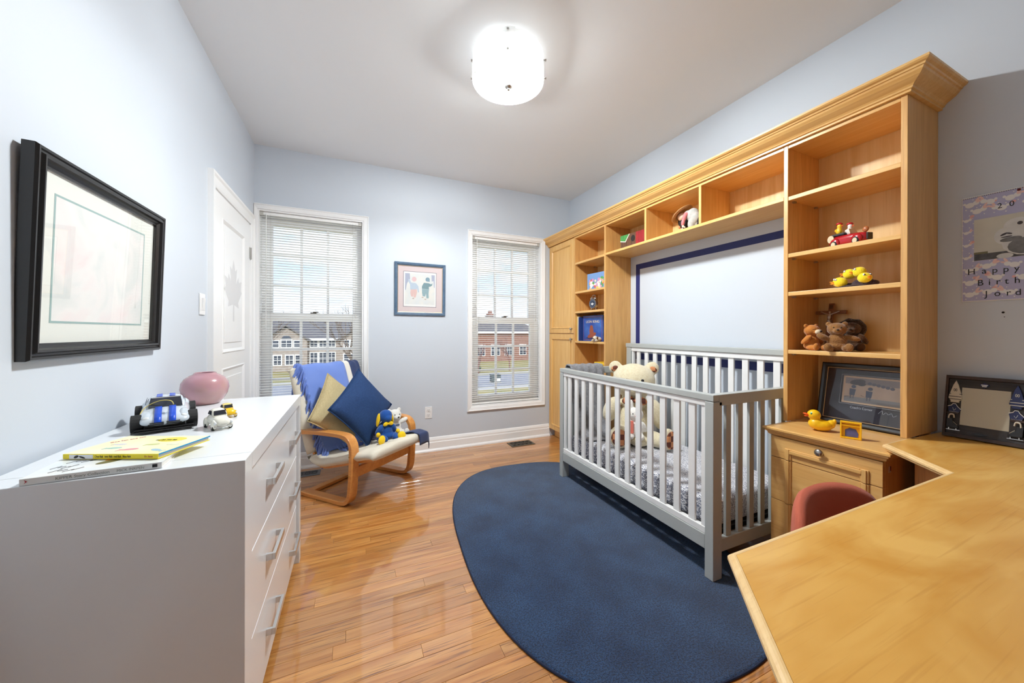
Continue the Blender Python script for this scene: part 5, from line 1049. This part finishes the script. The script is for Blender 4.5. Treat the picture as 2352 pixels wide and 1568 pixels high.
MB().ell((-.066, -.018, .048), (.010, .008, .011), seg=10, rings=8).build('bow', mat('bow_orange', srgb(214, 132, 84), .6), do, smooth=True)
#PART4
# ================================================================== BIG BEAR IN THE CRIB
M_cp = mat('cream_fur', srgb(240, 230, 200), .95, sheen=.6, noise=(70, srgb(228, 214, 178)), bump=(220, .7))
M_plaid = D.materials.new('plaid_patch'); M_plaid.use_nodes = True; t = M_plaid.node_tree; bs = t.nodes['Principled BSDF']; bs.inputs['Roughness'].default_value = .85
tcn = t.nodes.new('ShaderNodeTexCoord'); ckn = t.nodes.new('ShaderNodeTexChecker'); ckn.inputs['Scale'].default_value = 26; ckn.inputs['Color1'].default_value = srgb(104, 54, 40); ckn.inputs['Color2'].default_value = srgb(206, 138, 92)
t.links.new(tcn.outputs['Object'], ckn.inputs['Vector']); t.links.new(ckn.outputs['Color'], bs.inputs['Base Color'])
bb = tag(empty('teddy_bear', (1.970, 2.115, MT + .001), math.radians(-40)), 'big cream teddy bear with checked paws sitting in the crib', 'teddy bear')
blob('body', [((0, 0, .15), (.125, .110, .150)), ((0, -.01, .08), (.135, .120, .080)), ((0, -.01, .455), (.158, .135, .135)), ((0, -.02, .30), (.10, .09, .06)),
    ((-.135, .01, .555), (.052, .026, .052)), ((.135, .01, .555), (.052, .026, .052)), ((0, -.125, .415), (.075, .05, .055)),
    ((-.165, -.04, .235), (.060, .062, .105), (.15, .35, 0)), ((.165, -.04, .215), (.058, .060, .125), (.15, -.35, 0)),
    ((-.095, -.150, .055), (.064, .125, .055), (0, 0, .1)), ((.130, -.125, .055), (.062, .125, .055), (0, 0, .75)),
    ((-.105, -.255, .086), (.074, .040, .084), (0, 0, .1)), ((.215, -.205, .080), (.070, .040, .078), (0, 0, .75)), ((.03, -.15, .045), (.08, .07, .045))], M_cp, bb, .009, None, 5)
for s, a in ((-1, .1), (1, .75)):
    MB().ell((-.108, -.289, .088) if s < 0 else (.2390, -.2290, .082), (.056, .012, .062), (0, 0, a), 18, 10).build('paw_pad', M_plaid, bb, smooth=True)
    MB().ell((s * .140, -.013, .548), (.028, .008, .020), (0, s * .5, 0), 14, 9).build('ear_lining', M_plaid, bb, smooth=True)
    MB().ell((s * .055, -.132, .475), (.011, .008, .011), seg=10, rings=8).build('eye', M_black, bb, smooth=True)
MB().ell((0, -.176, .435), (.026, .012, .018), seg=12, rings=8).build('nose', mat('bear_nose', srgb(92, 56, 42), .5), bb, smooth=True)
b = MB()
for s in (-1, 1): b.ell((s * .045, -.125, .325), (.045, .018, .030), (0, s * .3, 0), 12, 8)
b.ell((0, -.13, .325), (.014, .016, .016), seg=10, rings=8); b.build('bow_tie', M_plaid, bb, smooth=True)
rbt = tag(empty('plush_bunny', (1.868, 1.985, MT + .062), math.radians(-40)), 'small white plush bunny with a pink ribbon on the bear\'s lap', 'plush toy')
blob('body', [((0, 0, .075), (.06, .045, .075)), ((0, -.008, .175), (.055, .045, .048)), ((-.03, 0, .235), (.018, .012, .045)), ((.03, 0, .235), (.018, .012, .045)), ((-.055, -.02, .09), (.02, .02, .045), (.3, .4, 0)), ((.055, -.02, .09), (.02, .02, .045), (.3, -.4, 0)), ((-.035, -.04, .022), (.024, .045, .022)), ((.035, -.04, .022), (.024, .045, .022))], mat('bunny_fur', srgb(242, 238, 232), .95, sheen=.5, bump=(220, .5)), rbt, .006)
for s in (-1, 1): MB().ell((s * .020, -.046, .184), (.005, .004, .005), seg=8, rings=6).build('eye', M_black, rbt, smooth=True)
MB().ell((0, -.053, .170), (.007, .005, .005), seg=8, rings=6).build('nose', mat('bunny_nose', srgb(214, 132, 132), .6), rbt, smooth=True)
MB().box(-.038, -.016, -.052, -.044, .045, .135).build('ribbon', mat('coral_ribbon', srgb(232, 128, 112), .7), rbt, bevel=.003)

# ================================================================== ARMCHAIR
eu = Vector((.73786, .67495)); ev = Vector((.67495, -.73786)); Cc = Vector((.183, 2.8155)) + eu * .038
MA = frame((Cc.x, Cc.y, 0), (eu.x, eu.y, 0), (-ev.x, -ev.y, 0))     # local x = u, local y = -v, z up
ac = empty('armchair', M=MA); tag(ac, 'bentwood armchair with a cream cushion by the window', 'armchair')
def ribbon(path, u0, u1, th, name, m=W_beech, k=5):
    P = smoothpath([(0, -v, z) for v, z in path], k); b = MB(); n = len(P)
    for i in range(n):
        d = (P[min(i + 1, n - 1)] - P[max(i - 1, 0)]).normalized(); nr = Vector((0, -d.z, d.y))
        for (u, s) in ((u0, -1), (u1, -1), (u1, 1), (u0, 1)): q = P[i] + nr * (th / 2 * s); b.v.append((u, q.y, q.z))
    for i in range(n - 1):
        for k_ in range(4): b.f.append((i * 4 + k_, i * 4 + (k_ + 1) % 4, (i + 1) * 4 + (k_ + 1) % 4, (i + 1) * 4 + k_))
    b.f += [(0, 1, 2, 3), tuple((n - 1) * 4 + q for q in range(4))]
    return b.build(name, m, ac, bevel=.003)
LEGP = [(-.500, .455), (-.380, .466), (-.200, .474), (-.085, .474), (-.030, .462), (.002, .430), (.014, .380), (.012, .250), (.004, .130), (-.006, .070), (-.030, .032), (-.075, .0175), (-.200, .0155), (-.480, .0155)]
for (u0, u1) in ((-.332, -.268), (.268, .332)):
    f_ = ribbon(LEGP, u0, u1, .027, 'arm_frame')
    MB().box(u0 + .008, u1 - .008, .060, .090, .0005, .0045).build('rubber_glide', M_black, f_)
    for z in (.215, .345): MB().ell(((u0 if u0 < 0 else u1), -.006, z), (.003, .006, .006), seg=10, rings=7).build('bolt', mat('brass', srgb(190, 150, 80), .35, metal=.9), f_, smooth=True)
MB().box(-.268, .268, -.012, .014, .188, .256).build('front_rail', W_beech, ac, bevel=.003)
MB().box(-.268, .268, .415, .470, .004, .026).build('rear_rail', W_beech, ac, bevel=.003)
for (u0, u1) in ((-.262, -.215), (.215, .262)): ribbon([(.16, .320), (.05, .300), (-.15, .245), (-.30, .208), (-.37, .215), (-.43, .29), (-.52, .55), (-.62, .86)], u0, u1, .020, 'seat_frame')
for z in (.5, .68, .84): MB().box(-.215, .215, .49 + (z - .5) * .34 + .002, .49 + (z - .5) * .34 + .016, z - .03, z + .03).build('back_slat', W_beech, ac, bevel=.003)
M_cush = mat('cream_canvas', srgb(226, 220, 204), .9, noise=(5, srgb(214, 207, 190)), bump=(380, .12))
PRF = smoothpath([(.205, .386), (.160, .396), (.100, .390), (-.02, .358), (-.20, .308), (-.320, .280), (-.385, .300), (-.430, .390), (-.500, .600), (-.585, .870), (-.618, .918), (-.655, .918)], 5)
PRF = [Vector((p.x, p.y)) for p in PRF]
def prf(t_, off=0.0):
    n = len(PRF) - 1; i = min(int(t_ * n), n - 1); f_ = t_ * n - i; p_ = PRF[i].lerp(PRF[i + 1], f_)
    d = (PRF[min(i + 1, n)] - PRF[max(i - 1 if f_ < .5 else i, 0)]).normalized(); nr = Vector((-d.y, d.x))
    if nr.dot(Vector((.5, 1))) < 0: nr = -nr
    return p_ + nr * off
def cush(t0, t1, th, nm, tuft):
    b = MB(); nt_, nu = 26, 18
    def top(i, j): 
        t_ = t0 + (t1 - t0) * i / nt_; u = -1 + 2 * j / nu
        edge = (1 - abs(u) ** 6) ** .5 if abs(u) < 1 else 0; e2 = min(1, min(i, nt_ - i) / 2.0) ** .5
        wob = .004 * math.sin(u * 9 + i * .8) + tuft * -.006 * max(0, math.cos(i / nt_ * PI * 6)) ** 6
        q = prf(t_, -th * .5 + (th * .5 + wob) * edge * e2); return (u * .287 - .030, -q.x, q.y)
    def bot(i, j):
        t_ = t0 + (t1 - t0) * i / nt_; u = -1 + 2 * j / nu
        edge = (1 - abs(u) ** 6) ** .5 if abs(u) < 1 else 0; e2 = min(1, min(i, nt_ - i) / 2.0) ** .5
        q = prf(t_, -th * .5 - th * .5 * edge * e2); return (u * .287 - .030, -q.x, q.y)
    for fn in (top, bot):
        o = len(b.v)
        for i in range(nt_ + 1):
            for j in range(nu + 1): b.v.append(fn(i, j))
        for i in range(nt_):
            for j in range(nu): b.f.append((o + i * (nu + 1) + j, o + (i + 1) * (nu + 1) + j, o + (i + 1) * (nu + 1) + j + 1, o + i * (nu + 1) + j + 1))
    ob = b.build(nm, M_cush, ac, smooth=True); bm = bmesh.new(); bm.from_mesh(ob.data); bmesh.ops.remove_doubles(bm, verts=bm.verts, dist=.0005); bmesh.ops.recalc_face_normals(bm, faces=bm.faces); bm.to_mesh(ob.data); bm.free(); ob.data.polygons.foreach_set('use_smooth', [True] * len(ob.data.polygons))
    return ob
cush(0, .56, .075, 'seat_cushion', 1); cush(.57, 1.0, .065, 'back_cushion', 0)
# throw: periwinkle field, white stripe, navy band, knotted fringe
th_ = empty('throw_blanket', M=MA.copy()); tag(th_, 'periwinkle blue throw with white stripe, navy band and fringe over the armchair', 'blanket')
def backpath(t_):
    """t 0 = low on the seat back, 1 = behind the chair back"""
    if t_ < .78: q = prf(.50 + t_ / .78 * .5, .007); return (q.x, q.y)
    s = (t_ - .78) / .22; return (-.655 - .030 * math.sin(s * PI / 2), .925 - .42 * s)
def cloth(u0, u1, ta, tb, m, nm, slant=0.0, wob=.004):
    return MB().grid(lambda a, c: (u0 + (u1 - u0) * c + slant * (1 - (ta + (tb - ta) * a)), -backpath(ta + (tb - ta) * a)[0] - wob * math.sin(c * 7 + a * 9) * .5, backpath(ta + (tb - ta) * a)[1] + wob * math.sin(c * 11 + a * 5)), 34, 12).build(nm, m, th_, smooth=True, solid=.006)
M_peri = mat('periwinkle_fleece', srgb(112, 140, 214), .95, sheen=.4, noise=(6, srgb(120, 148, 220)), bump=(260, .15)); M_nav = mat('navy_fleece', srgb(52, 66, 104), .95, sheen=.3, bump=(260, .15)); M_cst = mat('cream_fleece', srgb(232, 228, 218), .95, sheen=.3, bump=(260, .15))
MB().grid(lambda a, c: ((-.262 + .05 * (1 - a) ** 1.5) + (.130 + .04 * (1 - a) - (-.262 + .05 * (1 - a) ** 1.5)) * c, -backpath(a)[0] - .002 * math.sin(c * 7 + a * 9), backpath(a)[1] + .004 * math.sin(c * 11 + a * 5)), 40, 14).build('blue_field', M_peri, th_, smooth=True, solid=.006); cloth(.131, .182, .0, 1, M_cst, 'white_stripe', .04); cloth(.183, .285, .0, 1, M_nav, 'navy_band', .04)
def seatpath(t_): q = prf(.42 * t_, .006); return q
def navyseat(a, c):
    if a < .12: q = prf(0, .008); x_, z_ = q.x + .006 * math.sin((.12 - a) / .12 * 1.6), q.y - .004 - (.12 - a) / .12 * .078
    else: q = prf((a - .12) * .56, .008); x_, z_ = q.x, q.y
    dr2 = max(0, c - .62) / .38
    return (.150 + .118 * min(c, .8) / .8 + .006 * dr2, -x_ + .010 * dr2 * (1 if a < .2 else 0), z_ - .060 * dr2 ** 1.6 + .002 * math.sin(a * 20))
MB().grid(navyseat, 34, 12).build('navy_band', M_nav, th_, smooth=True, solid=.006)
rf = random.Random(5)
def strand(pts, w2):
    P = smoothpath(pts, 3); b = MB(); n = len(P)
    for i, q in enumerate(P):
        d = (P[min(i + 1, n - 1)] - P[max(i - 1, 0)]).normalized(); sd = d.cross(Vector((.3, -1, .2))).normalized() * w2; nr = sd.cross(d).normalized() * .0022
        b.v += [tuple(q + sd + nr), tuple(q - sd + nr), tuple(q - sd - nr), tuple(q + sd - nr)]
    for i in range(n - 1):
        for k_ in range(4): b.f.append((i * 4 + k_, i * 4 + (k_ + 1) % 4, (i + 1) * 4 + (k_ + 1) % 4, (i + 1) * 4 + k_))
    b.f += [(0, 1, 2, 3), tuple((n - 1) * 4 + q for q in range(4))]
    b.build('fringe_strand', M_peri, th_)
for k in range(58):
    a = .80 - .78 * (k / 57) + rf.uniform(-.01, .01); v, z = backpath(max(a, 0)); u0 = -.262 + .05 * (1 - a) ** 1.5
    l_ = rf.uniform(.075, .125); fw = .012 + .012 * (k % 2); p0 = Vector((u0 + .012, -v, z)); j1, j2 = rf.uniform(-.022, .022), rf.uniform(-.03, .03)
    strand([p0 + Vector((0, -.008, .006)), p0 + Vector((-.016, -fw - .006, .004)), p0 + Vector((-.028 + j1 * .5, -fw - .004, -.030)), p0 + Vector((-.026 + j1 + j2 * .3, -fw, -l_ * .65)), p0 + Vector((-.024 + j1 + j2, -fw + .004, -l_))], rf.uniform(.007, .0105))
for k in range(8):
    u = -.125 + k * .026; q = prf(.455, .012); p0 = Vector((u, -q.x, q.y)); strand([p0 + Vector((0, .03, .03)), p0, p0 + Vector((rf.uniform(-.01, .01), -.03, .0)), p0 + Vector((rf.uniform(-.02, .02), -.085, .012))], .009)
# cushions
def pillow(name, label, M, w_, h_, t_, m, mp, group=None):
    e = tag(empty(name, M=M), label, 'pillow', group); n = 18; b = MB()
    def pt(a, c, s): 
        a, c = -1 + 2 * a, -1 + 2 * c; x = w_ / 2 * a * (1 - .07 * (1 - c * c)); y_ = h_ / 2 * c * (1 - .07 * (1 - a * a))
        z = s * t_ / 2 * max(0, (1 - a ** 2) * (1 - c ** 2)) ** .42 + .004 * math.sin(a * 5 + c * 3) * (1 - a * a) * (1 - c * c); return (x, y_, z)
    b.grid(lambda a, c: pt(a, c, 1), n, n); b.grid(lambda a, c: pt(a, c, -1), n, n)
    o = b.build('cover', m, e, smooth=True); bm = bmesh.new(); bm.from_mesh(o.data); bmesh.ops.remove_doubles(bm, verts=bm.verts, dist=.0004); bmesh.ops.recalc_face_normals(bm, faces=bm.faces); bm.to_mesh(o.data); bm.free(); o.data.polygons.foreach_set('use_smooth', [True] * len(o.data.polygons))
    pts = [pt(k / 12, 0, 1) for k in range(12)] + [pt(1, k / 12, 1) for k in range(12)] + [pt(1 - k / 12, 1, 1) for k in range(12)] + [pt(0, 1 - k / 12, 1) for k in range(13)]
    MB().tube(pts, .0045, 6, caps=False).build('piping', mp, e, smooth=True)
    return e
M_nvp = mat('navy_ribbed_cotton', srgb(20, 52, 96), .85, noise=(40, srgb(28, 64, 112), (1, 9, 1)), bump=(90, .2)); M_tan = mat('tan_linen', srgb(196, 180, 138), .9, noise=(60, srgb(182, 164, 122), (1, 6, 1)), bump=(240, .3))
def chairpt(u, v, z): return MA @ Vector((u - .038, -v, z))
def pillowM(u, v, z, lean, spin, yaw=0):
    B_ = MA.to_3x3() @ (Euler((0, 0, yaw)).to_matrix() @ Matrix.Rotation(PI / 2 - lean, 3, 'X') @ Matrix.Rotation(spin, 3, 'Z')); m_ = B_.to_4x4(); m_.translation = chairpt(u, v, z); return m_
pillow('throw_pillow', 'tan linen throw pillow behind the navy one on the armchair', pillowM(-.075, -.335, .588, .36, math.radians(48), .10), .42, .42, .13, M_tan, M_tan, 'pillows on the armchair')
pillow('throw_pillow', 'navy ribbed throw pillow standing on its corner on the armchair', pillowM(.020, -.200, .605, .30, math.radians(38), .0), .43, .43, .15, M_nvp, M_nvp, 'pillows on the armchair')
# blue dog and white bear plush
pd = empty('plush_dog', M=frame(tuple(chairpt(.045, .0, .372)), (eu.x * .94 + ev.x * .34, eu.y * .94 + ev.y * .34, 0), (-ev.x * .94 + eu.x * .34, -ev.y * .94 + eu.y * .34, 0)))
tag(pd, 'blue plush dog with yellow ears, feet and bow tie on the armchair', 'plush toy')
M_bl = mat('royal_blue_plush', srgb(12, 74, 150), .9, sheen=.4, bump=(300, .3)); M_yl = mat('sun_yellow_plush', srgb(248, 206, 16), .85, sheen=.3, bump=(300, .2))
blob('body', [((0, 0, .070), (.062, .050, .070)), ((0, -.005, .035), (.066, .055, .036)), ((0, -.006, .178), (.050, .048, .048)), ((0, -.040, .165), (.030, .030, .026)), ((-.055, -.02, .082), (.022, .025, .045), (.4, .5, 0)), ((.055, -.02, .082), (.022, .025, .045), (.4, -.5, 0)), ((-.052, -.06, .026), (.028, .05, .026), (0, 0, .4)), ((.052, -.06, .026), (.028, .05, .026), (0, 0, -.4))], M_bl, pd, .0045)
for s in (-1, 1):
    MB().ell((s * .054, .004, .155), (.011, .022, .050), (0, -s * .18, 0), 12, 9).build('ear', M_yl, pd, smooth=True)
    MB().ell((s * .078, -.104, .032), (.032, .018, .034), (0, 0, -s * .4), 14, 9).build('foot', M_yl, pd, smooth=True)
    MB().ell((s * .078, -.048, .058), (.016, .016, .018), seg=12, rings=8).build('hand', M_yl, pd, smooth=True)
b = MB()
for s in (-1, 1): b.ell((s * .020, -.050, .128), (.022, .009, .015), (0, s * .35, 0), 12, 8)
b.ell((0, -.053, .128), (.008, .009, .009), seg=10, rings=7); b.build('bow_tie', M_yl, pd, smooth=True)
wb = empty('plush_bear', M=frame(tuple(chairpt(.225, -.075, .352)), (eu.x * .94 + ev.x * .34, eu.y * .94 + ev.y * .34, 0), (-ev.x * .94 + eu.x * .34, -ev.y * .94 + eu.y * .34, 0))); tag(wb, 'small white plush bear behind the blue dog on the armchair', 'plush toy')
M_wp = mat('white_plush', srgb(240, 238, 232), .95, sheen=.5, bump=(240, .6))
teddy(wb, 1.0, M_wp, arms=[((-.06, -.02, .09), (.020, .022, .046), (.5, .6, 0)), ((.070, -.02, .108), (.042, .021, .020), (0, -.35, 0))], face=True)
for q, tx in ((0, 'bear'),): MB().box(-.02, .02, -.052, -.048, .078, .094).build('chest_patch', mat('slate_patch', srgb(92, 104, 128), .8), wb, bevel=.002)

# ================================================================== DESK CHAIR
oc = empty('desk_chair', (1.372, .602, .0005), 0); tag(oc, 'terracotta padded desk chair pushed up to the desk', 'chair')
M_terra = mat('terracotta_fabric', srgb(184, 92, 68), .9, sheen=.1, bump=(500, .25))
b = MB(); n_ = 20
def bpt(a, c, s):
    a, c = -1 + 2 * a, -1 + 2 * c; r_ = (abs(a) ** 3.2 + abs(c) ** 3.2) ** (1 / 3.2); k_ = max(abs(a), abs(c)); sc_ = k_ / r_ if r_ > 1e-6 else 1
    a2, c2 = a * sc_, c * sc_; th2 = .026 * max(0, 1 - k_ ** 5) ** .5
    x = .225 * a2; z = .548 + .145 * c2; y_ = .055 - .085 * a2 * a2 + s * th2; return (x, y_ - .02 * (z - .56), z)
b.grid(lambda a, c: bpt(a, c, 1), n_, n_); b.grid(lambda a, c: bpt(a, c, -1), n_, n_)
o = b.build('backrest', M_terra, oc, smooth=True); bm = bmesh.new(); bm.from_mesh(o.data); bmesh.ops.remove_doubles(bm, verts=bm.verts, dist=.0005); bmesh.ops.recalc_face_normals(bm, faces=bm.faces); bm.to_mesh(o.data); bm.free(); o.data.polygons.foreach_set('use_smooth', [True] * len(o.data.polygons))
MB().ell((0, -.20, .375), (.215, .205, .038), seg=28, rings=12).build('seat', M_terra, oc, smooth=True)
ribbon_b = MB().box(-.022, .022, -.12, .09, .326, .338).box(-.022, .022, .080, .092, .33, .60).build('back_support', M_black, oc, bevel=.003)
MB().tube([(0, -.18, .09), (0, -.18, .34)], .022, 14).build('gas_column', M_black, oc)
for k in range(5):
    a = k * 2 * PI / 5 + .3; d_ = Vector((math.cos(a), math.sin(a), 0)); c_ = Vector((0, -.18, 0))
    l_ = MB().tube([c_ + Vector((0, 0, .095)), c_ + d_ * .20 + Vector((0, 0, .065))], [.020, .012], 8).build('base_leg', M_black, oc)
    b = MB(); n2_ = Vector((-d_.y, d_.x, 0)); q = c_ + d_ * .20 + Vector((0, 0, .026)); b.tube([q - n2_ * .02, q + n2_ * .02], .026, 14); b.build('caster', M_black, l_)

# ================================================================== OUTSIDE
GZ = -3.6
M_grass = mat('dormant_lawn', srgb(176, 158, 100), .95, noise=(.6, srgb(150, 146, 92)))
gd = MB().box(-60, 90, YB + .5, 140, GZ - .5, GZ).build('ground', M_grass); struct(gd)
rd = MB().box(-60, 90, 29, 37, GZ + .001, GZ + .02).build('street', mat('asphalt', srgb(150, 150, 156), .9, noise=(1, srgb(164, 164, 170)))); struct(rd)
for y_ in (27.4, 37.4): struct(MB().box(-60, 90, y_, y_ + 1.2, GZ + .002, GZ + .04).build('sidewalk', mat('concrete', srgb(196, 192, 186), .9)))
M_stone = mat('pale_brick', srgb(186, 174, 164), .9, noise=(3, srgb(166, 152, 142))); M_roof = mat('slate_shingle', srgb(122, 118, 120), .9, noise=(2, srgb(104, 102, 106))); M_brick = mat('red_brick', srgb(168, 128, 114), .9, noise=(3, srgb(150, 108, 96)))
M_win = mat('house_window', srgb(62, 72, 90), .15, spec=.8)
def house(label, x0, x1, y0, dep, zb_, eave, ridge, wall_m, wins, gables=(), chimney=None):
    e = tag(empty('house', ((x0 + x1) / 2, y0, GZ)), label, 'house', 'houses across the street'); ox, oy = (x0 + x1) / 2, y0
    def H(b, nm, m, par=None, **k): b.v = [(x - ox, y_ - oy, z - GZ) for x, y_, z in b.v]; return b.build(nm, m, par or e, **k)
    H(MB().box(x0, x1, y0, y0 + dep, GZ, eave), 'wall', wall_m)
    o_ = .5
    H(MB().add([(x0 - o_, y0 - o_, eave), (x1 + o_, y0 - o_, eave), (x1 + o_, y0 + dep + o_, eave), (x0 - o_, y0 + dep + o_, eave), (x0 + dep * .35, y0 + dep / 2, ridge), (x1 - dep * .35, y0 + dep / 2, ridge)], [(0, 1, 5, 4), (1, 2, 5), (2, 3, 4, 5), (3, 0, 4), (0, 3, 2, 1)]), 'roof', M_roof)
    H(MB().box(x0 - o_, x1 + o_, y0 - o_ - .05, y0 - o_, eave - .25, eave + .02), 'fascia', M_trim)
    for (ga, gb, gt) in gables:
        gm = (ga + gb) / 2
        H(MB().add([(ga, y0 - .6, GZ), (gb, y0 - .6, GZ), (gb, y0 - .6, eave), (gm, y0 - .6, gt - .3), (ga, y0 - .6, eave), (ga, y0 + .2, GZ), (gb, y0 + .2, GZ), (gb, y0 + .2, eave), (gm, y0 + .2, gt - .3), (ga, y0 + .2, eave)], [(0, 1, 2, 3, 4), (0, 5, 6, 1), (1, 6, 7, 2), (0, 4, 9, 5)]), 'gable_wall', wall_m)
        H(MB().add([(ga - .4, y0 - 1, eave - .3), (gm, y0 - 1, gt), (gb + .4, y0 - 1, eave - .3), (gm, y0 + dep / 2, gt), (ga - .4, y0 + 1.5, eave - .3), (gb + .4, y0 + 1.5, eave - .3)], [(0, 1, 3, 4), (1, 2, 5, 3)]), 'gable_roof', M_roof, solid=.2)
    for wn in wins:
        wx0, wx1, wz0, wz1 = wn[:4]; yy = y0 - (wn[4] if len(wn) > 4 else 0)
        wf = H(MB().box(wx0 - .12, wx1 + .12, yy - .06, yy - .001, wz0 - .12, wz1 + .12), 'window', M_trim)
        H(MB().box(wx0, wx1, yy - .08, yy - .061, wz0, wz1), 'pane', M_win, wf)
        if len(wn) > 5: H(MB().prism([(wx0 + (wx1 - wx0) * (.5 + .5 * math.cos(a)), wz1 + .13 + (wx1 - wx0) * .42 * math.sin(a)) for a in [PI * k / 10 for k in range(11)]], .061, .08, frame((0, yy, 0), (1, 0, 0), (0, 0, 1))), 'pane', M_win, wf)
        nm_ = max(1, round((wx1 - wx0) / .45)); b = MB()
        for k in range(1, nm_): xm = wx0 + (wx1 - wx0) * k / nm_; b.box(xm - .03, xm + .03, yy - .10, yy - .081, wz0, wz1)
        b.box(wx0, wx1, yy - .10, yy - .081, (wz0 + wz1) / 2 - .03, (wz0 + wz1) / 2 + .03); H(b, 'muntin', M_trim, wf)
    if chimney:
        cx, cy, cw, ct = chimney; c_ = H(MB().box(cx - cw, cx + cw, cy - cw, cy + cw, eave, ct - .9).box(cx - cw * .8, cx + cw * .8, cy - cw, cy + cw, ct - .9, ct - .5), 'chimney', M_brick)
        H(MB().box(cx - cw - .12, cx + cw + .12, cy - cw - .12, cy + cw + .12, ct - 1.0, ct - .8), 'chimney_cap', mat('concrete', srgb(196, 192, 186), .9), c_); H(MB().box(cx - cw * .45, cx + cw * .45, cy - .3, cy + .3, ct - .5, ct), 'chimney_pot', M_brick, c_)
S_ = lambda z: CAMH + (z - CAMH) * 2.0      # heights measured on a plane at 25 m, moved to 50 m
wl = []
for (a, c) in ((-5.05, -4.55), (-4.25, -3.72)): wl.append((a * 2 + 1.9, c * 2 + 1.9, S_(-.78), S_(-.20), .6))
wl += [(-7.85, -6.85, S_(.26), S_(.66), .6, 1), (-8.7, -8.15, S_(.26), S_(.62), .6), (-6.55, -6.0, S_(.26), S_(.62), .6), (-8.6, -7.9, S_(-.78), S_(-.25), .6), (-7.4, -6.7, S_(-.78), S_(-.25), .6), (-6.4, -5.9, S_(-.78), S_(-.25), .6)]
wl = wl[2:]
for k in range(3): wl.append((-4.9 + k * .98, -4.9 + k * .98 + .72, S_(.25), S_(.66))); wl.append((-4.9 + k * .98, -4.9 + k * .98 + .72, S_(-.82), S_(-.15)))
for k in range(3): wl.append((-1.1 + k * .75, -1.1 + k * .75 + .5, S_(.25), S_(.62), .6)); wl.append((-1.15 + k * .8, -1.15 + k * .8 + .5, S_(-.80), S_(-.25), .6))
house('pale brick two-storey house seen through the window by the armchair', -16, 8, 50, 12, GZ, S_(.76), S_(1.86) + .6, M_stone, wl, ((-9.6, -5.2, S_(1.55)), (-1.6, 2.0, S_(1.45))))
house('red brick house with a chimney seen through the window by the cabinet', 16, 30, 54, 11, GZ, 1.2, S_(2.4) - .1, M_brick, [(18, 19.2, -2.6, -1.0), (20.4, 21.8, -2.6, -1.0), (22.8, 24, -2.6, -1.0), (25.5, 26.6, -2.6, -1.0)], (), (22.0, 59, .62, S_(3.05)))
def bare_tree(label, x, y_, h_, seed, m, spread=.55, dens=3, r0=.11, group='bare trees outside'):
    e = tag(empty('bare_tree', (x, y_, GZ)), label, 'tree', group); R_ = random.Random(seed); tr = MB(); brm = MB()
    def grow(p, d, l, r, dep):
        q = p + d * l; (tr if dep == 0 else brm).tube([p, (p + q) / 2 + Vector((R_.uniform(-1, 1), R_.uniform(-1, 1), 0)) * l * .04, q], [r, r * .85, r * .7], 5 if dep < 2 else 3, False)
        if dep >= 5: return
        for k in range(dens if dep else 4):
            nd = (d + Vector((R_.uniform(-1, 1), R_.uniform(-1, 1), R_.uniform(-.2, .7))) * spread).normalized(); grow(q if k % 2 == 0 else p + d * l * R_.uniform(.5, .95), nd, l * R_.uniform(.6, .8), r * .58, dep + 1)
    grow(Vector((0, 0, 0)), Vector((0, 0, 1)), h_ * .30, r0, 0)
    tr.build('trunk', m, e, fix=False); brm.build('branches', m, e, fix=False)
M_bark2 = mat('grey_bark', srgb(116, 102, 92), .95); M_barkr = mat('russet_bark', srgb(142, 104, 96), .95)
bare_tree('bare grey tree at the right side of the armchair window view', .3, 22, 7.2, 2, M_bark2)
bare_tree('bare grey tree at the left side of the armchair window view', -5.2, 24, 7.0, 5, M_bark2)
bare_tree('russet bare tree left of the chimney in the cabinet window view', 13.0, 38.5, 5.2, 8, M_barkr, .75, 3, .10)
bare_tree('russet bare tree below the chimney in the cabinet window view', 17.5, 40, 5.0, 9, M_barkr, .75, 3, .10)
bare_tree('russet bare tree at the right of the cabinet window view', 20.5, 39, 5.4, 11, M_barkr, .75, 3, .10)
# evergreen bush
ev_ = tag(empty('evergreen_bush', (12.6, 40.5, GZ)), 'dark green evergreen bush left in the cabinet window view', 'bush'); b = MB(); R_ = random.Random(4)
for k in range(260):
    a = R_.uniform(0, 2 * PI); z = R_.uniform(.1, 4.2); rr = (1.5 * (1 - z / 4.8)) * R_.uniform(.5, 1); p = Vector((rr * math.cos(a), rr * math.sin(a), z)); s = R_.uniform(.18, .38)
    n1 = Vector((R_.uniform(-1, 1), R_.uniform(-1, 1), R_.uniform(-1, 1))).normalized(); n2 = n1.orthogonal().normalized(); b.add([p + n1 * s, p + n2 * s, p - n1 * s, p - n2 * s], [(0, 1, 2, 3)])
b.build('foliage', mat('evergreen', srgb(70, 84, 58), .95), ev_, fix=False); MB().tube([(0, 0, 0), (0, 0, 1)], .12, 8).build('trunk', M_bark2, ev_)
# utility box on the far lawn
pc = tag(empty('utility_box', (12.1, 31.0, GZ + .02)), 'small dark green utility box by the street outside the cabinet window', 'utility box')
MB().box(-.45, .45, -.3, .3, .08, .75).build('cabinet', mat('utility_green', srgb(70, 84, 86), .5), pc, bevel=.02); MB().box(-.5, .5, -.35, .35, 0, .08).build('plinth', mat('concrete', srgb(196, 192, 186), .9), pc)
MB().box(.02, .40, -.32, -.301, .15, .45).build('notice_plate', M_trim, pc); MB().box(-.48, .48, -.33, .33, .75, .80).build('lid', mat('utility_green', srgb(70, 84, 86), .5), pc, bevel=.01)
